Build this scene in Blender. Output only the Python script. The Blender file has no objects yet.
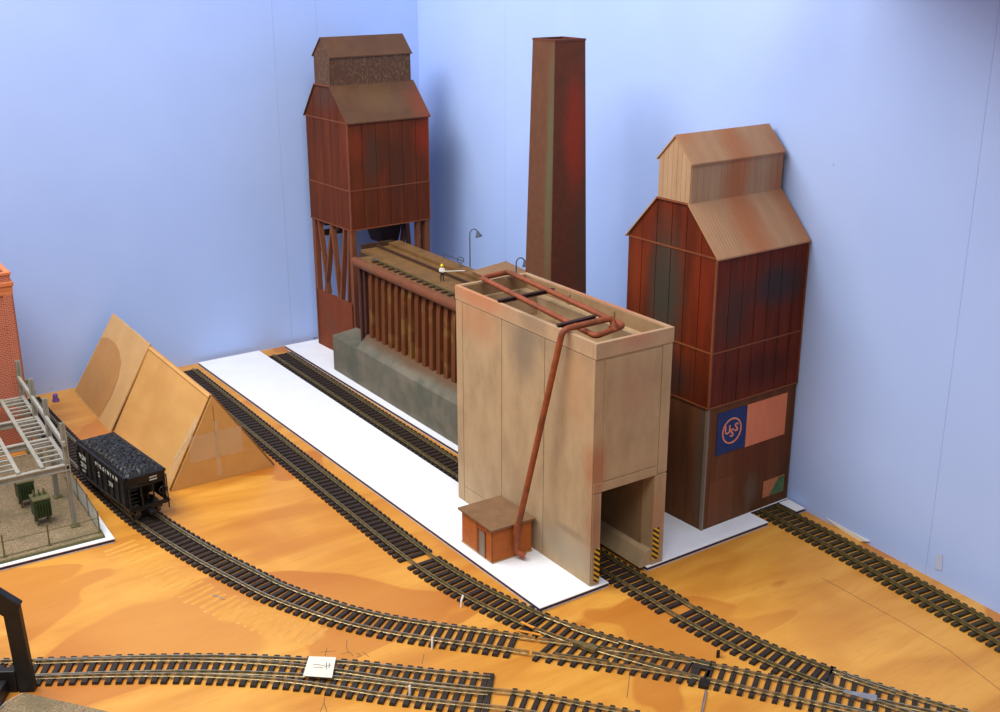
import bpy, bmesh, math, random
from mathutils import Vector, Matrix
random.seed(7)
scene = bpy.context.scene
col = scene.collection
PI = math.pi
MM = 0.001

# ------------------------------------------------------------------ camera, world, lights, exposure
CAM = Vector((-0.47479, -0.59067, 0.43928))
ROT = (1.24087, 0.00097, -0.59148)
FPX = 1181.22
cam_d = bpy.data.cameras.new('camera'); cam = bpy.data.objects.new('camera', cam_d); col.objects.link(cam)
cam.location = CAM; cam.rotation_euler = ROT
cam_d.sensor_width = 36.0; cam_d.lens = 36.0 * FPX / 1000.0; cam_d.clip_start = 0.02; cam_d.clip_end = 20
scene.camera = cam

world = bpy.data.worlds.new('room_light'); scene.world = world; world.use_nodes = True
bg = world.node_tree.nodes['Background']
bg.inputs[0].default_value = (1.0, 1.0, 1.0, 1); bg.inputs[1].default_value = 0.34

def area(name, loc, target, sx, sy, power, colr):
    l = bpy.data.lights.new(name, 'AREA'); l.shape = 'RECTANGLE'; l.size = sx; l.size_y = sy
    l.energy = power; l.color = colr
    o = bpy.data.objects.new(name, l); col.objects.link(o); o.location = loc
    o.rotation_euler = (Vector(target) - Vector(loc)).to_track_quat('-Z', 'Y').to_euler()
    return o
area('tube_and_fill_light', (-0.58, 0.36, 0.98), (-0.02, 0.42, 0.08), 0.9, 0.5, 13.8, (1.0, 0.99, 0.97))
area('tube_and_fill_light', (-0.55, -0.75, 1.45), (0.0, 0.2, 0.1), 0.9, 0.5, 13.2, (1.0, 0.985, 0.96))  # frontal fill, added to lighten the faces turned to the camera

vs = scene.view_settings
vs.view_transform = 'Standard'; vs.look = 'None'; vs.gamma = 1.0; vs.use_curve_mapping = False
vs.exposure = 0.0

# ------------------------------------------------------------------ pixel -> place helpers (a pixel gives a direction, a plane gives the distance)
from mathutils import Euler
RM = Euler(ROT, 'XYZ').to_matrix()
def ray(px, py): return RM @ Vector(((px - 500) / FPX, -(py - 356) / FPX, -1.0))
def gz(px, py, z=0.0):
    """millimetre point on the horizontal plane z (mm)"""
    r = ray(px, py); s = (z * MM - CAM.z) / r.z
    return (CAM + r * s) / MM
def onplane(px, py, p0, n):
    r = ray(px, py); p0 = Vector(p0) * MM; n = Vector(n)
    return (CAM + r * ((p0 - CAM).dot(n) / r.dot(n))) / MM

# ------------------------------------------------------------------ materials
def lin(c):
    f = lambda v: v / 12.92 if v <= 0.04045 else ((v + 0.055) / 1.055) ** 2.4
    return tuple(f(v / 255.0) for v in c) + (1.0,)
MATS = {}
def mat(name, cols, scale=120.0, stretch=(1, 1, 1), rough=0.7, metal=0.0, bump=0.0, bscale=None, detail=5.0,
        lo=0.32, hi=0.68, patch=None, pscale=25.0, pstretch=(1, 1, 1), plo=0.52, phi=0.66, pfac=0.8, spec=0.35, alpha=1.0, sprays=()):
    """noise-mixed colours, optional second colour in large soft patches"""
    if name in MATS: return MATS[name]
    m = bpy.data.materials.new(name); m.use_nodes = True
    nt = m.node_tree; N = nt.nodes; L = nt.links
    b = N['Principled BSDF']
    tc = N.new('ShaderNodeTexCoord')
    def noise(sc, st, det):
        mp = N.new('ShaderNodeMapping'); mp.inputs['Scale'].default_value = st
        L.new(tc.outputs['Object'], mp.inputs[0])
        n = N.new('ShaderNodeTexNoise'); n.inputs['Scale'].default_value = sc; n.inputs['Detail'].default_value = det
        n.inputs['Roughness'].default_value = 0.6
        L.new(mp.outputs[0], n.inputs['Vector']); return n
    n1 = noise(scale, stretch, detail)
    rp = N.new('ShaderNodeValToRGB'); el = rp.color_ramp.elements
    k = len(cols)
    for i, c in enumerate(cols):
        pos = lo + (hi - lo) * (i / max(1, k - 1))
        e = el[i] if i < 2 else el.new(pos)
        e.position = pos; e.color = lin(c)
    if k == 1: el[1].color = lin(cols[0])
    L.new(n1.outputs[0], rp.inputs[0]); out = rp.outputs[0]
    if patch:
        for j, pc in enumerate(patch if isinstance(patch[0], (tuple, list)) else [patch]):
            n2 = noise(pscale * (1 + 0.37 * j), tuple(s * (1 + .1 * j) for s in pstretch), 2.0)
            mr = N.new('ShaderNodeMapRange'); mr.interpolation_type = 'SMOOTHSTEP'
            mr.inputs[1].default_value = plo; mr.inputs[2].default_value = phi; mr.inputs[4].default_value = pfac
            L.new(n2.outputs[0], mr.inputs[0])
            mx = N.new('ShaderNodeMixRGB'); L.new(mr.outputs[0], mx.inputs[0]); L.new(out, mx.inputs[1])
            mx.inputs[2].default_value = lin(pc); out = mx.outputs[0]
    if sprays:
        # airbrushed weathering: soft spots of paint fixed to the object, edges broken by noise
        n3 = noise(70, (1, 1, .6), 3.0)
        for (c, r, colr, fac) in sprays:
            sb = N.new('ShaderNodeVectorMath'); sb.operation = 'SUBTRACT'; L.new(tc.outputs['Object'], sb.inputs[0]); sb.inputs[1].default_value = tuple(v * MM for v in c)
            dv = N.new('ShaderNodeVectorMath'); dv.operation = 'DIVIDE'; L.new(sb.outputs[0], dv.inputs[0]); dv.inputs[1].default_value = tuple(v * MM for v in r)
            ln = N.new('ShaderNodeVectorMath'); ln.operation = 'LENGTH'; L.new(dv.outputs[0], ln.inputs[0])
            ad = N.new('ShaderNodeMath'); ad.operation = 'MULTIPLY_ADD'; L.new(n3.outputs[0], ad.inputs[0]); ad.inputs[1].default_value = 0.5; L.new(ln.outputs['Value'], ad.inputs[2])
            mr = N.new('ShaderNodeMapRange'); mr.interpolation_type = 'SMOOTHSTEP'; mr.inputs[1].default_value = 0.45; mr.inputs[2].default_value = 1.3
            mr.inputs[3].default_value = fac; mr.inputs[4].default_value = 0.0; L.new(ad.outputs[0], mr.inputs[0])
            mx = N.new('ShaderNodeMixRGB'); L.new(mr.outputs[0], mx.inputs[0]); L.new(out, mx.inputs[1]); mx.inputs[2].default_value = lin(colr); out = mx.outputs[0]
    L.new(out, b.inputs['Base Color'])
    b.inputs['Roughness'].default_value = rough; b.inputs['Metallic'].default_value = metal
    b.inputs['Specular IOR Level'].default_value = spec
    if bump:
        bn = noise(bscale or scale * 2, stretch, 4.0)
        bp = N.new('ShaderNodeBump'); bp.inputs['Strength'].default_value = 1.0; bp.inputs['Distance'].default_value = bump * MM
        L.new(bn.outputs[0], bp.inputs['Height']); L.new(bp.outputs[0], b.inputs['Normal'])
    if alpha < 1: b.inputs['Alpha'].default_value = alpha
    MATS[name] = m; return m
def stripes(name, c1, c2, dirv, freq, rough=0.6, duty=0.5):
    m = bpy.data.materials.new(name); m.use_nodes = True; nt = m.node_tree; N = nt.nodes; L = nt.links
    b = N['Principled BSDF']; tc = N.new('ShaderNodeTexCoord')
    d = N.new('ShaderNodeVectorMath'); d.operation = 'DOT_PRODUCT'; d.inputs[1].default_value = tuple(v * freq for v in dirv)
    L.new(tc.outputs['Object'], d.inputs[0])
    fr = N.new('ShaderNodeMath'); fr.operation = 'FRACT'; L.new(d.outputs['Value'], fr.inputs[0])
    gt = N.new('ShaderNodeMath'); gt.operation = 'GREATER_THAN'; gt.inputs[1].default_value = duty; L.new(fr.outputs[0], gt.inputs[0])
    mx = N.new('ShaderNodeMixRGB'); L.new(gt.outputs[0], mx.inputs[0]); mx.inputs[1].default_value = lin(c1); mx.inputs[2].default_value = lin(c2)
    L.new(mx.outputs[0], b.inputs['Base Color']); b.inputs['Roughness'].default_value = rough
    MATS[name] = m; return m
def ribbed(name, cols, axis, pitch_mm, depth=0.5, **kw):
    """mat() plus fine ribs (corrugated sheet) across an axis"""
    m = mat(name, cols, **kw); nt = m.node_tree; N = nt.nodes; L = nt.links
    tc = N.new('ShaderNodeTexCoord'); sp = N.new('ShaderNodeSeparateXYZ'); L.new(tc.outputs['Object'], sp.inputs[0])
    mu = N.new('ShaderNodeMath'); mu.operation = 'MULTIPLY'; mu.inputs[1].default_value = 2 * PI / (pitch_mm * MM); L.new(sp.outputs[axis], mu.inputs[0])
    si = N.new('ShaderNodeMath'); si.operation = 'SINE'; L.new(mu.outputs[0], si.inputs[0])
    bp = N.new('ShaderNodeBump'); bp.inputs['Distance'].default_value = depth * MM; L.new(si.outputs[0], bp.inputs['Height'])
    L.new(bp.outputs[0], N['Principled BSDF'].inputs['Normal'])
    return m

M = {}
M['wall'] = None
M['ply'] = None
M['foam_white'] = mat('foamboard_white', [(226, 227, 233), (232, 233, 238)], scale=40, rough=0.55)
M['foam_edge'] = mat('foamboard_edge', [(40, 26, 44), (58, 38, 50)], scale=200, rough=0.7)
M['foam_base'] = mat('foamboard_base', [(176, 172, 178), (190, 186, 190)], scale=200, rough=0.7)
M['tie'] = mat('tie_plastic', [(36, 29, 27), (54, 44, 39)], scale=300, rough=0.65, spec=0.3)
M['tie_old'] = mat('tie_weathered', [(50, 43, 30), (68, 58, 38)], scale=300, rough=0.75, spec=0.25)
M['rail'] = mat('rail_nickel_brass', [(158, 144, 108), (206, 192, 158)], scale=260, rough=0.3, metal=0.85)
M['rail_mid'] = mat('rail_dull', [(124, 110, 74), (158, 142, 100)], scale=260, rough=0.42, metal=0.7)
M['rail_old'] = mat('rail_tarnished', [(98, 86, 52), (128, 112, 66)], scale=260, rough=0.5, metal=0.5)
M['steel'] = mat('bright_steel', [(176, 172, 164), (206, 202, 192)], scale=200, rough=0.3, metal=0.9)
M['grey_wall'] = mat('loader_concrete', [(154, 129, 97), (168, 141, 107), (176, 149, 113)], scale=60, stretch=(1, 1, 0.5), rough=0.75, bump=0.08, bscale=700,
                     sprays=[((0, 85, 158), (20, 26, 34), (108, 96, 82), .65), ((0, 60, 172), (14, 70, 12), (112, 98, 82), .35), ((0, 150, 165), (20, 45, 26), (176, 122, 84), .6), ((0, 20, 150), (20, 26, 50), (176, 132, 92), .45),
                             ((4, 2, 92), (11, 14, 30), (160, 88, 52), .6), ((4, 2, 45), (8, 8, 40), (148, 84, 58), .5), ((36, 0, 145), (26, 8, 36), (160, 120, 94), .45), ((62, 0, 40), (10, 6, 40), (156, 104, 74), .5),
                             ((0, 30, 18), (8, 60, 20), (150, 138, 118), .6), ((0, 25, 34), (8, 26, 5), (112, 96, 78), .45)])
M['grey_rim'] = mat('loader_rim', [(164, 134, 104), (178, 148, 114)], scale=80, rough=0.75,
                    sprays=[((0, 150, 183), (14, 60, 14), (182, 118, 78), .8), ((35, 0, 183), (22, 8, 10), (176, 124, 96), .6), ((68, 80, 186), (8, 90, 10), (168, 96, 66), .6), ((0, 75, 183), (8, 24, 14), (116, 98, 78), .5)])
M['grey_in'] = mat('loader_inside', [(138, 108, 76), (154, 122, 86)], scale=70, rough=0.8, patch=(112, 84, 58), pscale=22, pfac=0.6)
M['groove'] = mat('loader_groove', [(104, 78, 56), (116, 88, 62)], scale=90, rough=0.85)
M['rust_pipe'] = mat('rust_pipe', [(122, 58, 28), (146, 74, 40)], scale=160, rough=0.6, patch=(96, 54, 34), pscale=60, pfac=0.6)
M['dark_beam'] = mat('dark_beam', [(38, 20, 14), (58, 30, 18)], scale=150, rough=0.7)
M['red_panel'] = mat('red_panel', [(78, 28, 9), (95, 35, 11), (108, 42, 14)], spec=.15, scale=90, stretch=(1, 1, 0.15), rough=0.55, bump=0.06, bscale=600, patch=(72, 30, 16), pscale=24, pstretch=(1, 1, .3), pfac=.6,
                     sprays=[((0, 52, 185), (12, 26, 75), (58, 58, 48), .9), ((0, 44, 120), (12, 40, 26), (54, 40, 32), .8), ((70, 0, 192), (46, 14, 24), (50, 46, 46), .85), ((20, 0, 178), (26, 14, 40), (62, 48, 42), .6), ((60, 0, 125), (60, 14, 20), (64, 24, 14), .7),
                             ((0, 85, 200), (12, 16, 40), (126, 50, 18), .6), ((0, 12, 190), (12, 14, 50), (122, 40, 16), .6)])
M['red_core'] = mat('red_core', [(46, 18, 9), (60, 24, 12)], scale=90, rough=0.7)
M['batten'] = mat('batten', [(112, 58, 26), (130, 68, 32)], scale=120, rough=0.6)
M['brown_panel'] = mat('brown_panel', [(80, 36, 13), (93, 41, 16), (104, 48, 18)], spec=.15, scale=110, stretch=(1, 1, 0.12), rough=0.6, bump=0.06, bscale=700, patch=(76, 40, 20), pscale=28, pstretch=(1, 1, .4), pfac=.5,
                       sprays=[((30, 0, 225), (14, 14, 40), (74, 50, 36), .7), ((100, 0, 245), (26, 14, 30), (134, 44, 18), .8), ((8, 0, 240), (18, 14, 26), (118, 48, 20), .7), ((60, 0, 215), (18, 14, 50), (72, 42, 26), .6), ((0, 45, 290), (12, 30, 20), (74, 54, 42), .7)])
M['brown_roof'] = ribbed('brown_roof', [(84, 52, 23), (97, 61, 28)], 0, 1.9, 0.18, scale=90, rough=0.6, sprays=[((98, 0, 280), (24, 40, 40), (122, 54, 22), .8), ((50, 15, 285), (40, 30, 20), (104, 74, 38), .6)], patch=(82, 46, 22), pscale=30, pfac=0.4)
M['brown_clap'] = mat('brown_clapboard', [(78, 50, 24), (92, 60, 30), (116, 90, 58)], scale=420, stretch=(1, 1, .7), rough=0.5, detail=2, lo=.4, hi=.72, patch=(80, 48, 22), pscale=30, pfac=0.6)
M['tan_roof'] = ribbed('tan_roof', [(168, 124, 84), (182, 138, 98)], 0, 3.1, 0.05, scale=70, stretch=(1, .2, .2), rough=0.55, sprays=[((46, 10, 240), (22, 70, 70), (170, 98, 50), .75), ((52, 40, 290), (19, 70, 70), (170, 100, 52), .7), ((98, 20, 260), (20, 70, 90), (160, 96, 56), .7), ((8, 40, 310), (16, 40, 14), (176, 104, 58), .6)])
M['tan_plank'] = mat('tan_plank', [(162, 128, 94), (178, 144, 110)], scale=120, stretch=(1, 1, .12), rough=0.65, sprays=[((46, 10, 240), (22, 70, 70), (170, 98, 50), .75), ((52, 40, 290), (19, 70, 70), (170, 100, 52), .7), ((98, 20, 260), (20, 70, 90), (160, 96, 56), .7), ((8, 40, 310), (16, 40, 14), (176, 104, 58), .6)])
M['tan_core'] = mat('tan_core', [(118, 80, 52), (130, 90, 60)], scale=120, rough=0.7)
M['base_wood'] = mat('tower_base_wood', spec=.15, cols=[(82, 48, 26), (96, 58, 32), (108, 66, 38)], scale=110, stretch=(1, 1, .08), rough=0.6,
                     sprays=[((0, 6, 60), (8, 9, 80), (92, 80, 68), .6), ((55, 0, 20), (12, 6, 22), (98, 86, 72), .6), ((60, 0, 60), (50, 6, 40), (100, 48, 24), .6), ((0, 60, 60), (6, 30, 60), (98, 44, 22), .6)])
M['base_corner'] = mat('tower_corner_strip', [(112, 98, 84), (130, 118, 104)], scale=140, stretch=(1, 1, .1), rough=0.6)
M['sign_blue'] = mat('sign_blue', [(24, 40, 92), (32, 50, 104)], scale=140, rough=0.6)
M['sign_orange'] = mat('sign_orange', [(206, 116, 78), (216, 126, 86)], scale=130, stretch=(1, 1, .3), rough=0.6)
M['sign_ring'] = mat('sign_ring', [(214, 130, 100), (220, 138, 108)], scale=140, rough=0.6)
M['poster'] = mat('poster_print', [(84, 104, 54), (178, 150, 90), (196, 120, 70)], scale=130, rough=0.6, lo=.4, hi=.6)
M['chimney'] = mat('chimney_brick', [(86, 41, 20), (97, 48, 24)], scale=160, rough=0.75, bump=0.1, bscale=500,
                   sprays=[((5, -17, 285), (15, 14, 70), (140, 42, 14), .8), ((-8, -20, 110), (26, 16, 60), (112, 38, 16), .7), ((16, -18, 190), (14, 16, 60), (76, 50, 34), .7)])
M['chimney_g'] = mat('chimney_side', [(90, 54, 32), (101, 61, 37)], scale=160, rough=0.75, bump=0.1, bscale=500,
                     sprays=[((-17, -13, 250), (8, 8, 150), (88, 84, 56), .9), ((-24, 4, 90), (10, 24, 60), (116, 60, 32), .7)])
M['concrete'] = mat('battery_concrete', [(92, 88, 74), (110, 104, 88)], scale=70, rough=0.8, bump=0.1, bscale=500,
                    patch=[(78, 82, 70), (120, 110, 94)], pscale=22, plo=0.5, phi=0.68, pfac=0.6, sprays=[((12, 100, 53), (14, 280, 12), (92, 64, 38), .9)])
M['rib'] = mat('buttress_rust', spec=.15, cols=[(90, 48, 22), (106, 58, 28)], scale=90, stretch=(1, 1, .3), rough=0.7, patch=(126, 90, 44), pscale=40, pfac=0.6)
M['rib_dark'] = mat('battery_wall', [(58, 26, 14), (72, 32, 16)], scale=90, rough=0.75)
M['main'] = mat('collecting_main', spec=.2, cols=[(104, 60, 36), (117, 68, 42)], scale=90, rough=0.65, patch=(108, 80, 52), pscale=25, pfac=0.7)
M['deck'] = mat('deck_brown', [(104, 72, 34), (124, 88, 44)], scale=140, rough=0.8, bump=0.15, bscale=500, patch=(92, 64, 32), pscale=30, pfac=0.6)
M['deck_dark'] = mat('deck_dark', [(56, 34, 18), (74, 46, 24)], scale=140, rough=0.8)
M['shed'] = mat('shed_roof', [(134, 98, 62), (150, 110, 70)], scale=80, rough=0.75)
M['panel_pink'] = mat('tower_skirt', spec=.15, cols=[(112, 52, 26), (122, 60, 30)], scale=70, rough=0.65, patch=(104, 58, 40), pscale=25, pfac=0.6)
M['leg_wood'] = mat('tower_leg', [(104, 56, 32), (124, 70, 42)], scale=110, stretch=(1, 1, .2), rough=0.7)
M['brick_o'] = mat('hut_brick', [(158, 82, 26), (174, 92, 32)], scale=180, rough=0.7, bump=0.15, bscale=700)
M['hut_roof'] = mat('hut_roof', [(112, 82, 54), (126, 94, 64)], scale=120, rough=0.75)
M['grey_door'] = mat('hut_door', [(122, 106, 90), (132, 116, 100)], scale=120, rough=0.7)
M['lamp_grey'] = mat('lamp_grey', [(66, 74, 88), (84, 92, 104)], scale=140, rough=0.5)
M['bulb'] = mat('bulb', [(236, 232, 214), (244, 240, 224)], scale=140, rough=0.3)
M['card'] = mat('cardboard', [(188, 138, 74), (198, 148, 84)], scale=60, stretch=(1, .25, 1), rough=0.75, bump=0.12, bscale=260, patch=(182, 130, 68), pscale=14, pfac=0.5)
M['card_light'] = mat('cardboard_light', [(186, 144, 92), (194, 152, 98)], scale=60, rough=0.7, bump=0.05, bscale=300)
M['card_edge'] = mat('cardboard_edge', [(120, 80, 42), (150, 104, 58)], scale=300, stretch=(1, .2, 1), rough=0.85)
M['card_stain'] = mat('cardboard_stain', [(166, 118, 66), (174, 126, 72)], scale=60, rough=0.75)
M['tape'] = mat('clear_tape', [(226, 200, 160), (232, 206, 168)], scale=60, rough=0.2, alpha=0.2, spec=0.6)
M['black'] = mat('hopper_black', [(15, 15, 17), (24, 24, 26)], scale=120, rough=0.45, spec=0.4)
M['coal'] = mat('coal', [(16, 16, 16), (30, 30, 29)], scale=500, rough=0.42, spec=0.4)
M['white_print'] = mat('white_print', [(176, 174, 166), (190, 188, 180)], scale=140, rough=0.6)
M['wheel'] = mat('wheel_steel', [(92, 76, 60), (112, 92, 72)], scale=140, rough=0.5, metal=0.5)
M['sub_grey'] = mat('substation_steel', [(138, 134, 124), (154, 148, 136)], scale=160, rough=0.6, patch=(126, 126, 104), pscale=60, pfac=0.5)
M['sub_green'] = mat('transformer_green', [(40, 54, 26), (54, 66, 34)], scale=180, rough=0.55)
M['moss'] = mat('weathered_moss', [(84, 82, 50), (104, 98, 62)], scale=240, rough=0.8)
M['gravel'] = mat('gravel', [(108, 90, 66), (136, 116, 88), (158, 138, 108)], scale=900, rough=0.9, bump=0.4, bscale=900, detail=2, patch=(104, 94, 66), pscale=30, pfac=0.5)
M['brick_red'] = None
M['brick_trim'] = mat('brick_trim', [(196, 112, 68), (206, 122, 76)], scale=120, rough=0.7)
M['paper'] = mat('paper', [(214, 208, 192), (222, 216, 202)], scale=120, rough=0.7)
M['ink'] = mat('ink', [(92, 86, 84), (100, 94, 92)], scale=120, rough=0.8)
M['pencil'] = mat('pencil', [(112, 84, 52), (124, 92, 58)], scale=120, rough=0.8)
M['white_wire'] = mat('white_wire', [(226, 222, 212), (232, 228, 218)], scale=120, rough=0.5)
M['glue'] = mat('dried_glue', [(198, 138, 54), (211, 152, 66)], scale=300, rough=0.35, spec=0.5)
M['plastic_black'] = mat('bridge_black', [(20, 18, 18), (30, 28, 27)], scale=120, rough=0.45)
M['purple'] = mat('purple_plastic', [(104, 72, 150), (120, 88, 168)], scale=120, rough=0.5)
M['skin'] = mat('painted_skin', [(206, 156, 120), (212, 162, 126)], scale=120, rough=0.6)
M['yellow'] = mat('helmet_yellow', [(226, 204, 30), (234, 214, 44)], scale=120, rough=0.45)
M['trouser'] = mat('dark_trousers', [(34, 32, 36), (44, 40, 42)], scale=120, rough=0.7)
M['shirt'] = mat('white_shirt', [(222, 222, 216), (230, 230, 224)], scale=120, rough=0.7)
M['hazard'] = stripes('hazard_tape', (208, 158, 34), (26, 18, 12), (0.62, 0, 0.78), 300)
def brick_mat():
    m = mat('brick_red', [(164, 78, 50), (178, 90, 60)], scale=180, rough=0.75); N = m.node_tree.nodes; L = m.node_tree.links
    tc = N.new('ShaderNodeTexCoord'); sp = N.new('ShaderNodeSeparateXYZ'); L.new(tc.outputs['Object'], sp.inputs[0])
    ad = N.new('ShaderNodeMath'); L.new(sp.outputs[0], ad.inputs[0]); L.new(sp.outputs[1], ad.inputs[1])
    cb_ = N.new('ShaderNodeCombineXYZ'); L.new(ad.outputs[0], cb_.inputs[0]); L.new(sp.outputs[2], cb_.inputs[1])
    br = N.new('ShaderNodeTexBrick'); br.inputs['Scale'].default_value = 1.0; br.inputs['Brick Width'].default_value = 0.0036; br.inputs['Row Height'].default_value = 0.0017; br.inputs['Mortar Size'].default_value = 0.0002
    br.inputs['Color1'].default_value = lin((172, 84, 58)); br.inputs['Color2'].default_value = lin((156, 74, 54)); br.inputs['Mortar'].default_value = lin((200, 146, 120))
    L.new(cb_.outputs[0], br.inputs['Vector']); L.new(br.outputs['Color'], N['Principled BSDF'].inputs['Base Color']); return m
M['brick_red'] = brick_mat()
def wall_mat():
    m = mat('blue_wall_paint', [(169, 193, 245), (174, 198, 249)], scale=9, rough=0.6, bump=0.10, bscale=900, detail=3, patch=(165, 189, 242), pscale=4, pfac=0.4, spec=0.3)
    nt = m.node_tree; N = nt.nodes; L = nt.links; b = N['Principled BSDF']; src = b.inputs['Base Color'].links[0].from_socket
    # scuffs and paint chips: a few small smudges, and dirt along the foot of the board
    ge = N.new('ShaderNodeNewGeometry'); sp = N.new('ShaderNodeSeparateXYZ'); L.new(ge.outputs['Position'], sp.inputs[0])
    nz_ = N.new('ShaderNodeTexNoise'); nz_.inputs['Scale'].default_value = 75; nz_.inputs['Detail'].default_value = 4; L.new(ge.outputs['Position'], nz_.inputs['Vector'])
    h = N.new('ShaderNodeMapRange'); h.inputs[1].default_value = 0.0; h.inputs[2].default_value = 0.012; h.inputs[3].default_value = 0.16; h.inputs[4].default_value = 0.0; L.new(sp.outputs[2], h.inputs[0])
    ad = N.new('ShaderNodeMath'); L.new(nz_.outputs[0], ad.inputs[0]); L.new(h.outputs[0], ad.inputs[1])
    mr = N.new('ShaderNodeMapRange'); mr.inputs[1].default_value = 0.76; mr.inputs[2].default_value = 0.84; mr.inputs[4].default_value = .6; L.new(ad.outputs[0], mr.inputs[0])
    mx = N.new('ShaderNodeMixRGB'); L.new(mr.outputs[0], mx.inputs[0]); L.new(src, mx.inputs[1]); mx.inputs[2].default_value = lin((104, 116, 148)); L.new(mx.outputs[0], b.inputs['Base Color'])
    return m
M['wall'] = wall_mat()
M['patched'] = mat('patched_board', [(98, 60, 38), (112, 68, 42)], scale=110, stretch=(1, 1, .1), rough=.6, spec=.15)
M['copper'] = mat('copper_joiner', [(206, 130, 44), (222, 146, 56)], scale=120, rough=0.4)
M['poster_green'] = mat('poster_green', [(52, 92, 54), (84, 118, 72)], scale=300, rough=0.6)
M['poster'] = mat('poster_orange', [(172, 98, 58), (190, 120, 76)], scale=300, rough=0.6)
M['tape_scrap'] = mat('pale_tape', [(176, 186, 214), (184, 194, 222)], scale=120, rough=0.6)
M['wood_strip'] = mat('timber_edge', [(168, 112, 66), (186, 128, 78)], scale=40, stretch=(1, .1, 1), rough=0.7)

def plywood():
    m = bpy.data.materials.new('plywood'); m.use_nodes = True; nt = m.node_tree; N = nt.nodes; L = nt.links
    b = N['Principled BSDF']; tc = N.new('ShaderNodeTexCoord')
    def nz(sc, st, det, rot=0.0, dist=0.0):
        mp = N.new('ShaderNodeMapping'); mp.inputs['Scale'].default_value = st; mp.inputs['Rotation'].default_value = (0, 0, rot)
        L.new(tc.outputs['Object'], mp.inputs[0]); n = N.new('ShaderNodeTexNoise'); n.inputs['Scale'].default_value = sc
        n.inputs['Detail'].default_value = det; n.inputs['Distortion'].default_value = dist
        L.new(mp.outputs[0], n.inputs['Vector']); return n
    g = nz(9, (1, 4.5, 1), 6, 0.25, 0.8)
    rp = N.new('ShaderNodeValToRGB'); e = rp.color_ramp.elements
    e[0].position = .3; e[0].color = lin((186, 120, 42)); e[1].position = .7; e[1].color = lin((214, 154, 66))
    x = e.new(.5); x.color = lin((202, 138, 52)); L.new(g.outputs[0], rp.inputs[0])
    out = rp.outputs[0]
    for sc, st, lo, hi, fac, c, rot in ((5.2, (1, 1.5, 1), .56, .571, .7, (172, 98, 32), 0.2), (7.5, (1.5, 1, 1), .53, .68, .55, (178, 108, 36), .6), (3.2, (1, 1, 1), .52, .7, .5, (220, 162, 74), .0), (60, (1, 9, 1), .55, .8, .35, (172, 104, 40), .25)):
        n = nz(sc, st, 2.5, rot, .4); mr = N.new('ShaderNodeMapRange'); mr.inputs[1].default_value = lo; mr.inputs[2].default_value = hi; mr.inputs[4].default_value = fac
        L.new(n.outputs[0], mr.inputs[0]); mx = N.new('ShaderNodeMixRGB'); L.new(mr.outputs[0], mx.inputs[0]); L.new(out, mx.inputs[1]); mx.inputs[2].default_value = lin(c); out = mx.outputs[0]
    L.new(out, b.inputs['Base Color']); b.inputs['Roughness'].default_value = 0.42; b.inputs['Specular IOR Level'].default_value = 0.35
    n = nz(120, (1, 6, 1), 3, .25); bp = N.new('ShaderNodeBump'); bp.inputs['Distance'].default_value = 0.0001; L.new(n.outputs[0], bp.inputs['Height']); L.new(bp.outputs[0], b.inputs['Normal'])
    return m
M['ply'] = plywood()

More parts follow.
